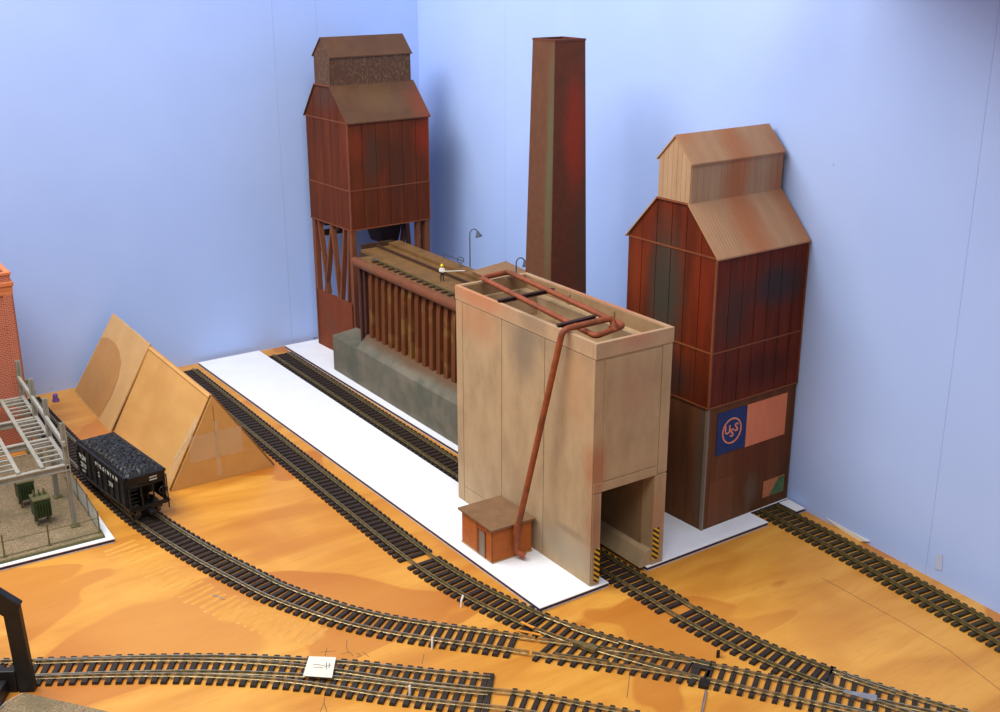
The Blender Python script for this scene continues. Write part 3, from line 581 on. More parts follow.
# ------------------------------------------------------------------ the two gabled towers (the same kit, painted differently)
def panel_wall(parent, m, core_y0, zs, ncol, width, along, name='wall_panel', off=0.0, dep=0.7, gap=.55, tops=None):
    """rows x columns of panels on the front (along 'x', y=0 outward -y) or left face (along 'y', x=0 outward -x)"""
    for r in range(len(zs) - 1):
        for c in range(ncol):
            a = width * c / ncol + gap / 2 + core_y0; b = width * (c + 1) / ncol - gap / 2 + core_y0
            z0 = zs[r] + .5; z1 = zs[r + 1] - .5
            d = dep + random.uniform(-.12, .12)
            if along == 'x': q = box(a, b, -d, .02, z0, z1)
            else: q = box(-d, .02, a, b, z0, z1)
            q.build(name, m, parent, bevel=.15)
def upper_tower(parent, z0, zm, ze, Wd, Dp, pan, core, roofm, cupm, cupcore, batt, ncf, ncl, plank_cup):
    H = 35.0; C0, C1 = 31.0, 65.0; CH = 31.5; PK = 17.5
    k = Dp / 96.0
    MB().prism([(0.02, z0), (Dp, z0), (Dp, ze), (C1, ze + H), (C0, ze + H), (0.02, ze)], 'x', .02, Wd).build('body', core, parent)
    panel_wall(parent, pan, 0, [z0, zm, ze], ncf, Wd, 'x'); panel_wall(parent, pan, 0, [z0, zm, ze], ncl, Dp, 'y')
    # gable panels follow the roof slope
    def roofz(y): return ze + H * min(1, y / C0, (Dp - y) / (Dp - C1))
    for c in range(ncl):
        a = Dp * c / ncl + .3; b = Dp * (c + 1) / ncl - .3
        ys = sorted({a, b} | {t for t in (C0, C1) if a < t < b})
        poly = [(a, ze + .5)] + [(b, ze + .5)] + [(y, max(ze + .55, roofz(y) - .6)) for y in reversed(ys)]
        MB().prism(poly, 'x', -.7 + random.uniform(-.1, .1), .02).build('gable_panel', pan, parent)
    for z in (z0, zm, ze):
        MB().box(-1.2, Wd + .3, -1.3, -.02, z - .6, z + .6).build('belt', batt, parent); MB().box(-1.3, -.02, -1.2, Dp, z - .6, z + .6).build('belt', batt, parent)
    MB().box(-1.1, .4, -1.1, .4, z0, ze - 1).build('corner_post', batt, parent); MB().box(Wd - 1, Wd + .3, -1.1, .1, z0, ze - 1).build('corner_post', batt, parent)
    # main roof slopes and cap trims
    sl = H / C0
    def slope(ya, yb, za, zb, th=1.3):
        return MB().prism([(ya, za), (yb, zb), (yb, zb + th), (ya, za + th)], 'x', -2.2, Wd + (2.2 if Wd > 101.2 else .1))
    slope(-2.6, C0, ze - .9, ze + H).build('roof_slope', roofm, parent)
    sb = H / (Dp - C1); slope(Dp + 2.6, C1, ze - .9, ze + H).build('roof_slope', roofm, parent)
    box(-2.2, -.2, C0, C1, ze + H, ze + H + 1.2).build('cap_trim', batt, parent)
    # cupola
    cz = ze + H; mid = (C0 + C1) / 2
    MB().prism([(C0, cz), (C1, cz), (C1, cz + CH), (mid, cz + CH + PK), (C0, cz + CH)], 'x', 0, Wd - 1).build('cupola_body', cupcore, parent)
    if plank_cup:
        n = 16
        for c in range(n):
            box((Wd - 1) * c / n + .12, (Wd - 1) * (c + 1) / n - .12, C0 - .5, C0 + .02, cz + .3, cz + CH).build('plank', cupm, parent)
        n = 7
        for c in range(n):
            a = C0 + 34 * c / n + .12; b = C0 + 34 * (c + 1) / n - .12
            f = lambda y: cz + CH + PK * (1 - abs(y - mid) / 17.0)
            ys = [b] + ([mid] if a < mid < b else []) + [a]
            MB().prism([(a, cz + .3), (b, cz + .3)] + [(y, f(y) - .2) for y in ys], 'x', -.5, .02).build('plank', cupm, parent)
    else:
        box(.2, Wd - 1.2, C0 - .5, C0 + .02, cz + .3, cz + CH).build('cupola_siding', cupm, parent)
        MB().prism([(C0 + .2, cz + .3), (C1 - .2, cz + .3), (C1 - .2, cz + CH), (mid, cz + CH + PK - .3), (C0 + .2, cz + CH)], 'x', -.5, .02).build('cupola_siding', cupm, parent)
    s2 = PK / 17.0; ex = .6 if Wd < 101.2 else 1.5
    def cs(ya, za): return MB().prism([(ya, za), (mid, cz + CH + PK), (mid, cz + CH + PK + 1.2), (ya, za + 1.2)], 'x', -1.6, Wd - 1 + ex)
    cs(C0 - 2, cz + CH - 2 * s2).build('cupola_roof', roofm, parent); cs(C1 + 2, cz + CH - 2 * s2).build('cupola_roof', roofm, parent)

RT = thing('gabled_tower', 'rust and tan gabled tower with a blue emblem sign, against the right wall', 'tower', (127.7, 20.4, TB), 0.0397)
RW, RD = 101.0, 96.0
def lz(z): return z - TB
MB().box(0, RW, 0, RD, 0, lz(107.5)).build('base_block', 'base_wood', RT)
box(-.35, 1.6, -.35, 0, 0, lz(106.5)).build('corner_strip', 'base_corner', RT); box(-.35, 0, 0, 2.4, 0, lz(106.5)).build('corner_strip', 'base_corner', RT)
box(6, 34, -.25, 0, 2, 40).build('patched_board', 'patched', RT)
upper_tower(RT, lz(107.5), lz(152), lz(225.6), RW, RD, 'red_panel', 'red_core', 'tan_roof', 'tan_plank', 'tan_core', 'batten', 7, 6, True)
sb_ = box(10.8, 43.6, -.7, -.02, lz(65.4), lz(100.8)).build('sign_panel', 'sign_blue', RT); tag(sb_, 'square blue sign panel with round lettered emblem')
tag(box(43.7, 90.5, -.7, -.02, lz(64.6), lz(100.8)).build('sign_panel', 'sign_orange', RT), 'plain salmon orange sign panel')
po = tag(box(70, 95.2, -.5, -.02, lz(12.3), lz(27)).build('poster', 'poster', RT), 'small green and orange printed poster'); MB().prism([(78, lz(12.6)), (94.8, lz(12.6)), (94.8, lz(26.6)), (88, lz(26.6))], 'y', -.62, -.5).build('green_print', 'poster_green', po)
scx, scz = 27.0, lz(83.2)
ring = MB(); n = 32
ri = [(scx + 10.9 * math.cos(2 * PI * k / n), scz + 10.9 * math.sin(2 * PI * k / n)) for k in range(n)]; ro = [(scx + 9.6 * math.cos(2 * PI * k / n), scz + 9.6 * math.sin(2 * PI * k / n)) for k in range(n)]
vs_ = [(x, -1.0, z) for x, z in ri] + [(x, -1.0, z) for x, z in ro] + [(x, -.7, z) for x, z in ri] + [(x, -.7, z) for x, z in ro]
fs_ = []
for k in range(n):
    j = (k + 1) % n; fs_ += [(k, j, n + j, n + k), (2 * n + k, 2 * n + j, j, k), (n + k, n + j, 3 * n + j, 3 * n + k)]
ring.add(vs_, fs_).build('emblem_ring', 'sign_ring', sb_)
def text_mesh(s, size, m, parent, loc, rot, name='lettering', extrude=.12, align='CENTER', sx=1.0, bold=0.0, spacing=1.0):
    cu = bpy.data.curves.new(name, 'FONT'); cu.body = s; cu.size = size * MM; cu.extrude = extrude * MM; cu.align_x = align; cu.align_y = 'CENTER'; cu.offset = bold * MM; cu.space_character = spacing; cu.resolution_u = 2
    t = bpy.data.objects.new(name, cu); col.objects.link(t); bpy.context.view_layer.update()
    me = bpy.data.meshes.new_from_object(t.evaluated_get(bpy.context.evaluated_depsgraph_get())); bpy.data.objects.remove(t)
    me.materials.clear(); me.materials.append(M[m]); o = bpy.data.objects.new(name, me); col.objects.link(o); o.parent = parent
    o.location = Vector(loc) * MM; o.rotation_euler = rot; o.scale = (sx, 1, 1); return o
for ch, dx, dz, s in (('U', -4.9, 1.2, 9.6), ('S', 0.2, -2.2, 9.6), ('S', 4.9, 1.6, 9.6)):
    text_mesh(ch, s, 'sign_ring', sb_, (scx + dx, -.85, scz + dz), (PI / 2, 0, 0), bold=.25)

LT = thing('gabled_tower', 'dark brown gabled bin tower on legs in the wall corner', 'tower', (88.4, 535.6, TB), 0.0532)
LW, LD = 101.5, 90.0
upper_tower(LT, lz(154.4), lz(197.3), lz(268.8), LW, LD, 'brown_panel', 'red_core', 'brown_roof', 'brown_clap', 'red_core', 'batten', 6, 5, False)
box(0, 2.2, 2, 87, 0, lz(71)).build('skirt_panel', 'panel_pink', LT, bevel=.2)
for (x, y, a) in ((0, 0, 6.2), (0, 82.5, 6.2), (95, 0, 6.2), (95, 82.5, 6.2), (84, 1, 5.0), (84, 80, 5)):
    z0 = 0 if (x, y) != (0, 0) else 0
    box(x, x + a, y, y + a, z0, lz(154)).build('leg', 'leg_wood', LT, bevel=.2)
for xx in (.6, 96):
    for ya, yb in ((16, 30), (44, 34), (44, 66), (74, 60), (6, 14)):
        MB().bar((xx + 1.5, ya, lz(154)), (xx + 1.5, yb, lz(70)), 2.8, 5.6, up=(1, 0, 0)).build('brace', 'leg_wood', LT)
box(3, 98, 83, 85, lz(132), lz(139)).build('back_sill', 'deck_dark', LT)
for yy in (30, 60): box(0.5, 97, yy, yy + 4, lz(149), lz(154.2)).build('bin_beam', 'dark_beam', LT)
MB().hull8([(58, 34, lz(126)), (80, 34, lz(126)), (80, 58, lz(126)), (58, 58, lz(126))], [(52, 28, lz(154)), (84, 28, lz(154)), (84, 66, lz(154)), (52, 66, lz(154))]).build('hopper_chute', 'dark_beam', LT)

# ------------------------------------------------------------------ tapered chimney
CH = thing('chimney', 'tall tapered square rust chimney behind the pale loader', 'chimney', (144, 240.6, TB))
def taper(hx0, hy0, hx1, hy1, z0, z1):
    return MB().hull8([(-hx0, -hy0, z0), (hx0, -hy0, z0), (hx0, hy0, z0), (-hx0, hy0, z0)], [(-hx1, -hy1, z1), (hx1, -hy1, z1), (hx1, hy1, z1), (-hx1, hy1, z1)])
taper(22.4, 22.4, 15.9, 15.9, 0, 364.3).build('stack', 'chimney', CH, bevel=.3)
MB().hull8([(-22.7, -22.4, 0), (-22.4, -22.4, 0), (-22.4, 22.4, 0), (-22.7, 22.4, 0)], [(-16.2, -15.9, 364.3), (-15.9, -15.9, 364.3), (-15.9, 15.9, 364.3), (-16.2, 15.9, 364.3)]).build('weathered_face', 'chimney_g', CH)
MB().box(-16.4, 16.2, -16.2, -13.6, 364.3, 366.2).box(-16.4, 16.2, 13.6, 16.2, 364.3, 366.2).box(-16.4, -13.8, -13.6, 13.6, 364.3, 366.2).box(13.6, 16.2, -13.6, 13.6, 364.3, 366.2).build('cap_rim', 'chimney', CH)

# ------------------------------------------------------------------ coke battery: concrete ledge, buttress wall, deck with rails
BT = thing('coke_battery', 'brown ribbed battery with rail deck on a grey concrete ledge', 'building', (57.4, 266, TB))
def b(mb, name, m, **k): return mb.xf(Matrix.Translation((-57.4, -266, -TB))).build(name, m, k.pop('parent', BT), **k)
b(MB().prism([(57.4, TB), (87.5, TB), (87.5, 59), (70, 56.5), (57.4, 44)], 'y', 266, 473.5), 'concrete_ledge', 'concrete', bevel=.5)
b(MB().prism([(57.4, TB), (87.5, TB), (87.5, 47), (57.4, 43.5)], 'y', 473.5, 530.5), 'concrete_ledge', 'concrete', bevel=.5)
b(box(74, 142, 266, 474, TB, 129), 'oven_wall', 'rib_dark')
for i in range(24):
    y = 269 + i * 13.6
    if y > 468: break
    b(MB().prism([(69.5, 55.0), (74.2, 55.0), (74.2, 126.5), (72.0, 126.5), (70.6, 118)], 'y', y, y + 6.6), 'buttress', 'rib')
for y in (476, 486): b(box(71.5, 76, y, y + 4, 43.5, 128), 'end_post', 'rib_dark')
b(MB().prism([(70, 266), (143, 266), (143, 530), (94, 530), (94, 497), (70, 497)], 'z', 126.8, 131.5), 'deck_slab', 'deck_dark'); b(MB().prism([(73, 266), (134, 266), (134, 528), (95, 528), (95, 495), (73, 495)], 'z', 131.5, 135), 'deck_top', 'deck')
b(box(95, 134, 526, 529, 135, 140), 'end_stop', 'deck_dark'); b(box(94, 142, 476, 529, TB, 126.8), 'end_pier', 'rib_dark')
mpts = [(70.5, y, 132.0) for y in (266, 300, 340, 420, 494)]
b(MB().tube(mpts, 5.0, 14), 'collecting_main', 'main', smooth=True)
for i in range(18):
    y = 269 + i * 11.5
    b(box(76.5, 83.5, y, y + 4.2, 134.9, 136.6), 'charging_lid', 'deck_dark')
b(box(82.0, 83.6, 267, 477, 135, 137.6), 'deck_rail', 'rail_old'); b(box(113.0, 114.6, 267, 527, 135, 138), 'deck_rail', 'deck_dark'); b(box(114.8, 118, 267, 527, 134.9, 135.6), 'rail_trough', 'deck_dark')
b(box(128, 143, 266, 528, 135, 138.5), 'edge_walkway', 'deck', bevel=.4)
b(MB().hull8([(130, 322, 138.5), (174, 322, 138.5), (178, 368, 138.5), (131, 358, 138.5)], [(129, 321, 142), (175, 321, 142), (180, 374, 142), (130, 361, 142)]), 'side_platform', 'shed', bevel=.4)
b(box(143.5, 170, 324, 355, TB, 138.5), 'platform_support', 'rib_dark')
vw = gz(450, 264, 142)
wh = MB().tube([(3.2 * math.cos(2 * PI * k / 16), 0, 3.2 * math.sin(2 * PI * k / 16)) for k in range(17)], .45, 6, False).tube([(0, 0, -3.2), (0, 0, -7)], .5, 6).tube([(-3, 0, 0), (3, 0, 0)], .3, 5)
wh.xf(Matrix.Translation((137, 392, 145.3)) @ Matrix.Rotation(-.6, 4, 'Z')); b(wh, 'valve_wheel', 'lamp_grey', smooth=True)
b(MB().tube([(141.5, 393, 142.8), (141.5, 432, 142.8)], .3, 6).tube([(141.5, 431.5, 138), (141.5, 432, 142.8)], .3, 6), 'handrail', 'deck_dark')
MBb = MB().tube([(79, 474, 137), (78, 471, 139.5), (77, 466, 139)], .9, 8).tube([(81, 470, 136.5), (80, 464, 138.6)], .8, 8)
b(MBb, 'pipe_stub', 'steel', smooth=True)

# gooseneck lamps
def lamp(label, loc, rz, h):
    e = thing('street_lamp', label, 'lamp', loc, rz, 'gooseneck lamps on the battery')
    MB().lathe([(1.3, 0), (1.3, 1), (.95, 1.3), (.9, 12), (.7, 14)], n=10).build('base', 'lamp_grey', e, smooth=True)
    pts = [(0, 0, 13), (0, 0, h - 6)] + [(4.2 - 4.2 * math.cos(a), 0, h - 6 + 5.0 * math.sin(a)) for a in [PI * k / 10 * .86 for k in range(1, 11)]]
    MB().tube(pts, [.75] + [.6] * (len(pts) - 1), 8).build('pole', 'lamp_grey', e, smooth=True)
    sh = MB().lathe([(.8, 2.8), (1.3, 1.4), (2.3, -.6), (3.6, -2.6), (3.6, -3.1), (2.8, -2.8)], n=14)
    sh.xf(Matrix.Translation((pts[-1][0] + .4, 0, pts[-1][2] - 2)) @ Matrix.Rotation(-.28, 4, 'Y')).build('shade', 'lamp_grey', e, smooth=True)
    bu = MB().lathe([(.4, 0), (1.0, -.8), (1.0, -1.6), (.4, -2.2)], n=10)
    bu.xf(Matrix.Translation((pts[-1][0] + .6, 0, pts[-1][2] - 3.4)) @ Matrix.Rotation(-.28, 4, 'Y')).build('bulb', 'bulb', e, smooth=True)
lamp('grey gooseneck lamp standing beside the yellow-helmeted figure', (144.5, 386, TB), -.45, 174.5)
lamp('grey gooseneck lamp head peeping over the loader by the chimney', (139.5, 297, 138.5), -.55, 29.5)

# worker figure
def figure():
    e = thing('person', 'tiny worker in yellow helmet and white shirt holding a long pole', 'person', (99.5, 366, 135), -.75)
    J = {'pel': (0, 0, 8.3), 'wai': (0, 0, 9.7), 'che': (0, .1, 12.0), 'nec': (0, 0, 13.6), 'hea': (0, -.1, 14.6), 'top': (0, -.1, 16.2),
         'lh': (-.9, 0, 7.6), 'lk': (-1.15, -.5, 4.1), 'la': (-1.3, 0, .75), 'lt': (-1.4, -1.3, .45), 'rh': (.9, 0, 7.6), 'rk': (1.2, -.3, 4.1), 'ra': (1.5, .2, .75), 'rt': (1.6, -1.1, .45),
         'ls': (-1.9, 0, 12.8), 'le': (-2.5, -.7, 10.6), 'lw': (-1.2, -2.6, 10.4), 'rs': (1.9, 0, 12.8), 're': (2.6, -.8, 10.7), 'rw': (2.2, -2.8, 10.0)}
    Rr = {'pel': 1.25, 'wai': 1.1, 'che': 1.35, 'nec': .55, 'hea': .95, 'top': .75, 'lh': .95, 'lk': .7, 'la': .5, 'lt': .45, 'rh': .95, 'rk': .7, 'ra': .5, 'rt': .45, 'ls': .7, 'le': .5, 'lw': .38, 'rs': .7, 're': .5, 'rw': .38}
    E = [('pel', 'wai'), ('wai', 'che'), ('che', 'nec'), ('nec', 'hea'), ('hea', 'top'), ('pel', 'lh'), ('lh', 'lk'), ('lk', 'la'), ('la', 'lt'), ('pel', 'rh'), ('rh', 'rk'), ('rk', 'ra'), ('ra', 'rt'), ('che', 'ls'), ('ls', 'le'), ('le', 'lw'), ('che', 'rs'), ('rs', 're'), ('re', 'rw')]
    # five short fingers per hand
    for s, sg in (('l', 1), ('r', -1)):
        w = Vector(J[s + 'w'])
        for k, (dx, dy, dz) in enumerate(((.55 * sg, -.25, .25), (.45 * sg, -.6, .15), (.4 * sg, -.75, -.1), (.35 * sg, -.7, -.35), (.25 * sg, -.5, -.55))):
            nm = s + 'f%d' % k; J[nm] = tuple(w + Vector((dx, dy, dz))); Rr[nm] = .13; E.append((s + 'w', nm))
    ks = list(J); me = bpy.data.meshes.new('body'); me.from_pydata([tuple(c * MM for c in J[k]) for k in ks], [(ks.index(a), ks.index(c)) for a, c in E], [])
    o = bpy.data.objects.new('body', me); col.objects.link(o); o.parent = e
    sk = o.modifiers.new('skin', 'SKIN'); sk.use_smooth_shade = True
    sv = me.skin_vertices[0].data
    for i, k in enumerate(ks): sv[i].radius = (Rr[k] * MM, Rr[k] * MM)
    sv[0].use_root = True
    su = o.modifiers.new('sub', 'SUBSURF'); su.levels = 2; su.render_levels = 2
    # trousers, shirt and skin by height and reach along the body (painted clothes of a cast figure)
    m = bpy.data.materials.new('painted_figure'); m.use_nodes = True; N = m.node_tree.nodes; L = m.node_tree.links
    tc = N.new('ShaderNodeTexCoord'); sp = N.new('ShaderNodeSeparateXYZ'); L.new(tc.outputs['Object'], sp.inputs[0])
    rp = N.new('ShaderNodeValToRGB'); rp.color_ramp.interpolation = 'CONSTANT'; el = rp.color_ramp.elements
    el[0].position = 0; el[0].color = lin((36, 33, 36)); el[1].position = 9.0 / 20; el[1].color = lin((226, 226, 218)); x = el.new(13.5 / 20); x.color = lin((206, 156, 120))
    mu = N.new('ShaderNodeMath'); mu.operation = 'MULTIPLY'; mu.inputs[1].default_value = 50.0; L.new(sp.outputs[2], mu.inputs[0]); L.new(mu.outputs[0], rp.inputs[0])
    L.new(rp.outputs[0], N['Principled BSDF'].inputs['Base Color']); me.materials.append(m)
    MB().lathe([(1.75, 15.2), (1.75, 15.45), (1.35, 15.5), (1.3, 16.3), (.95, 17.0), (.3, 17.3)], (0, -.1, 0), 14).build('helmet', 'yellow', e, smooth=True)
    MB().prism([(-1.5, 10.0), (1.5, 10.0), (1.45, 13.1), (-1.45, 13.1)], 'y', -1.35, -1.15).build('vest', 'shirt', e)
    for sx in (-.35, .35): MB().lathe([(.1, -.1), (.13, 0), (.1, .1)], (sx, -1.03, 14.75), 6).build('eye', 'trouser', e)
    MB().hull8([(-.16, -1.3, 14.1), (.16, -1.3, 14.1), (.16, -.95, 14.1), (-.16, -.95, 14.1)], [(-.06, -1.0, 14.7), (.06, -1.0, 14.7), (.06, -.9, 14.7), (-.06, -.9, 14.7)]).build('nose', 'skin', e)
figure()
pl_ = MB().tube([(98.0, 363.0, 145.6), (118, 354, 145.4)], .38, 8); tag(pl_.build('long_pole', 'white_wire'), 'thin pale pole held by the yellow-helmeted figure', 'pole')

# ------------------------------------------------------------------ folded cardboard
CB = thing('cardboard_prism', 'brown corrugated cardboard folded into a tent with taped end', 'cardboard', (-148, 335, 0))
def cb(mb, name, m, parent=CB, **k): return mb.xf(Matrix.Translation((148, -335, 0))).build(name, m, parent, **k)
Lb, Rb, Ap, Az = -195.0, -100.2, -152.2, 79.0
def slab(x0, z0, x1, z1, th, y0, y1, flip):
    d = Vector((x1 - x0, z1 - z0)).normalized(); nn = Vector((-d.y, d.x)) * (th if flip else -th)
    return MB().prism([(x0, z0), (x1, z1), (x1 + nn.x, z1 + nn.y), (x0 + nn.x, z0 + nn.y)], 'y', y0, y1)
cb(slab(Lb, 0.0, Ap, Az, 3, 336, 499, False), 'side_panel', 'card', bevel=.3)
cb(slab(Rb, 0.0, Ap, Az, 3, 336, 499, True), 'side_panel', 'card', bevel=.3)
cb(MB().prism([(Lb, 0), (Rb, 0), (Ap, Az)], 'y', 333.5, 336), 'end_panel', 'card', bevel=.3)
cb(MB().bar((Lb - .2, 334.8, .6), (Ap, 334.8, Az + .2), 3.0, .7, up=(0, 1, 0)), 'cut_edge', 'card_edge')
cb(MB().bar((Rb + .2, 334.8, .6), (Ap, 334.8, Az + .2), 3.0, .7, up=(0, 1, 0)), 'cut_edge', 'card_edge')
def tri_z(x): return Az * ((x - Lb) / (Ap - Lb) if x < Ap else (Rb - x) / (Rb - Ap))
cb(box(-176, -128, 333.2, 333.45, 22, 46), 'tape', 'tape'); cb(MB().box(-153, -149, 333.0, 333.2, 4, 56), 'tape', 'tape')
cb(MB().box(-152.4, -151.8, 333.3, 333.6, 44, 70), 'slit', 'card_edge')
d = Vector((Ap - Lb, 0, Az)).normalized(); nl = Vector((-d.z, 0, d.x))
def on_left(s, y, h): p = Vector((Lb, y, 0)) + d * s + nl * h; return tuple(p)
def lpatch(s0, y0, s1, y1, h, w):
    a = Vector(on_left(s0, y0, h)); q = Vector(on_left(s1, y1, h)); return MB().bar(a, q, w, .25, up=nl)
cb(lpatch(6, 347, 68, 343, .25, 7), 'tape', 'tape'); cb(lpatch(22, 352, 60, 338, .5, 3.5), 'tape', 'tape')
CS = thing('cardboard_sheet', 'lighter brown folded card leaning over the back of the cardboard tent', 'cardboard', (-150, 500, 0))
def cs_(mb, name, m, **k): return mb.xf(Matrix.Translation((150, -500, 0))).build(name, m, CS, **k)
# left leaf overlaps the tent, its front edge slightly slanted
a0 = Vector((-199.3, 496.8, 0.0)); a1 = Vector((-197.5, 629, 0.0)); r0 = Vector((-152.6, 496.4, 81.0)); r1 = Vector((-150.5, 622, 80.0))
off = Vector((-1.5, 0, 1.0))
cs_(MB().hull8([a0, a1, a1 + Vector((1.5, 0, 0)), a0 + Vector((1.5, 0, 0))], [r0, r1, r1 + Vector((1.5, 0, -.3)), r0 + Vector((1.5, 0, -.3))]), 'left_leaf', 'card_light')
e0 = Vector((-96.0, 514, 0)); e1 = Vector((-98.0, 626, 0))
cs_(MB().hull8([e0, e0 - Vector((1.5, 0, 0)), e1 - Vector((1.5, 0, 0)), e1], [r0 + Vector((1.6, 14, -.2)), r0 + Vector((.2, 14, -.2)), r1 + Vector((.2, 0, -.2)), r1 + Vector((1.6, 0, -.2))]), 'right_leaf', 'card_light')
# darker round-topped stain printed on the left leaf
sp_ = [(.30, .02), (.26, .3), (.29, .5), (.37, .64), (.5, .72), (.66, .76), (.85, .75), (.985, .70), (.985, .02)]
def leaf(u, v): 
    p = a0.lerp(a1, u); q = r0.lerp(r1, u); return p.lerp(q, v) + Vector((-.25, 0, .15))
vv = [leaf(u, v) for u, v in sp_]; nb = len(vv)
cs_(MB().add(vv + [x + Vector((.2, 0, -.1)) for x in vv], [tuple(range(nb)), tuple(range(nb, 2 * nb))[::-1]] + [(i, (i + 1) % nb, nb + (i + 1) % nb, nb + i) for i in range(nb)]), 'worn_patch', 'card_stain')

# ------------------------------------------------------------------ black hopper wagon
HW = thing('hopper_wagon', 'black open hopper wagon heaped with coal on the curved track', 'wagon', (-233.8, 338.5, 4.55), 0.115)
# local: y along the track, -y = end facing the camera, z = 0 at rail top
HL, HWd = 53.0, 16.2
def hullw(pts, name, m='black', par=HW, **k): return MB().hull8(*pts).build(name, m, par, **k)
for s in (-1, 1):
    sd = MB().box(s * HWd - .5, s * HWd + .5, -HL + 4, HL - 4, 11.5, 36.5).build('side_panel', 'black', HW)
    for k in range(9):
        y = -HL + 7 + k * (2 * HL - 14) / 8
        MB().box(s * (HWd + .5) - (0 if s > 0 else 1.1), s * (HWd + .5) + (1.1 if s > 0 else 0), y - .6, y + .6, 12, 36).build('rib', 'black', sd)
    box(s * HWd - .9, s * HWd + .9, -HL + 2, HL - 2, 36, 37.8).build('top_chord', 'black', HW); box(s * HWd - 1.2, s * HWd + 1.2, -HL, HL, 9.6, 11.8).build('side_sill', 'black', HW)
for s in (-1, 1):
    MB().hull8([(-HWd, s * (HL - 26), 10), (HWd, s * (HL - 26), 10), (HWd, s * (HL - 25), 10), (-HWd, s * (HL - 25), 10)], [(-HWd, s * (HL - 4), 30), (HWd, s * (HL - 4), 30), (HWd, s * (HL - 3), 30), (-HWd, s * (HL - 3), 30)]).build('slope_sheet', 'black', HW)
    box(-HWd, HWd, s * (HL - 4) - .5, s * (HL - 4) + .5, 27.5, 37.8).build('end_panel', 'black', HW); box(-HWd - .9, HWd + .9, s * (HL - 3) - 1, s * (HL - 3) + 1, 36, 37.8).build('end_chord', 'black', HW)
    box(-HWd, HWd, s * (HL - 1) - 1, s * (HL - 1) + 1, 9, 11.8).build('end_sill', 'black', HW)
    for x in (-14.8, -5, 5, 14.8): MB().bar((x, s * (HL - 1), 11), (x, s * (HL - 3.2), 28), 1.1, 1.1).build('end_post', 'black', HW)
    for x0, x1 in ((-15.6, -9),) if s < 0 else ((9, 15.6),):
        for z in (14, 17.5, 21, 24.5, 28, 31.5): MB().tube([(x0, s * (HL + .4), z), (x1, s * (HL + .4), z)], .3, 5).build('ladder_rung', 'black', HW)
    MB().box(-2.6, 2.6, s * HL, s * (HL + 6.5), 5.2, 8.4).build('coupler', 'black', HW, bevel=.5)
    MB().tube([(11.5 * -s, s * (HL + 1.2), 12), (11.5 * -s, s * (HL + 1.2), 25)], .35, 6).build('brake_staff', 'black', HW)
    bwheel = MB().tube([(11.5 * -s + 3.2 * math.cos(2 * PI * k / 14), s * (HL + 1.8), 22 + 3.2 * math.sin(2 * PI * k / 14)) for k in range(15)], .4, 5, False); bwheel.build('brake_wheel', 'black', HW)
    box(-HWd - .5, -HWd + 6, s * HL - 1.5 + s, s * HL + 1.5 + s, 3.5, 5).build('step', 'black', HW)
    MB().bar((-HWd, s * HL, 4), (-HWd, s * HL, 30), .8, .8).build('grab_post', 'black', HW); MB().bar((HWd, s * HL, 4), (HWd, s * (HL - 1), 34), .8, .8).build('grab_post', 'black', HW)
box(-2.2, 2.2, -HL, HL, 6.5, 10).build('centre_sill', 'black', HW)
for yc in (-9, 9):
    MB().hull8([(-9, yc - 3, 2.5), (9, yc - 3, 2.5), (9, yc + 3, 2.5), (-9, yc + 3, 2.5)], [(-15.5, yc - 8.5, 12), (15.5, yc - 8.5, 12), (15.5, yc + 8.5, 12), (-15.5, yc + 8.5, 12)]).build('discharge_bay', 'black', HW)
for yc in (-35, 35):
    tr = MB().box(-10.5, 10.5, yc - 2.5, yc + 2.5, 4.2, 7).build('truck', 'black', HW)
    for s in (-1, 1):
        MB().prism([(yc - 13, 4.5), (yc - 9, 3.6), (yc - 4, 2.2), (yc + 4, 2.2), (yc + 9, 3.6), (yc + 13, 4.5), (yc + 13, 7), (yc + 5, 8.6), (yc - 5, 8.6), (yc - 13, 7)], 'x', s * 11.6 - .9, s * 11.6 + .9).build('side_frame', 'black', tr)
        for yw in (-10, 10):
            w = MB().lathe([(5.6, 0), (6.0, .0), (6.0, .6), (5.2, .8), (5.2, 2.6), (1, 2.6)], n=20); w.xf(Matrix.Translation((s * 7.6, yc + yw, 5.2)) @ Matrix.Rotation(s * PI / 2, 4, 'Y')).build('wheel', 'wheel', tr, smooth=True)
    for yw in (-10, 10): MB().tube([(-8, yc + yw, 5.2), (8, yc + yw, 5.2)], 1.0, 8).build('axle', 'wheel', tr)
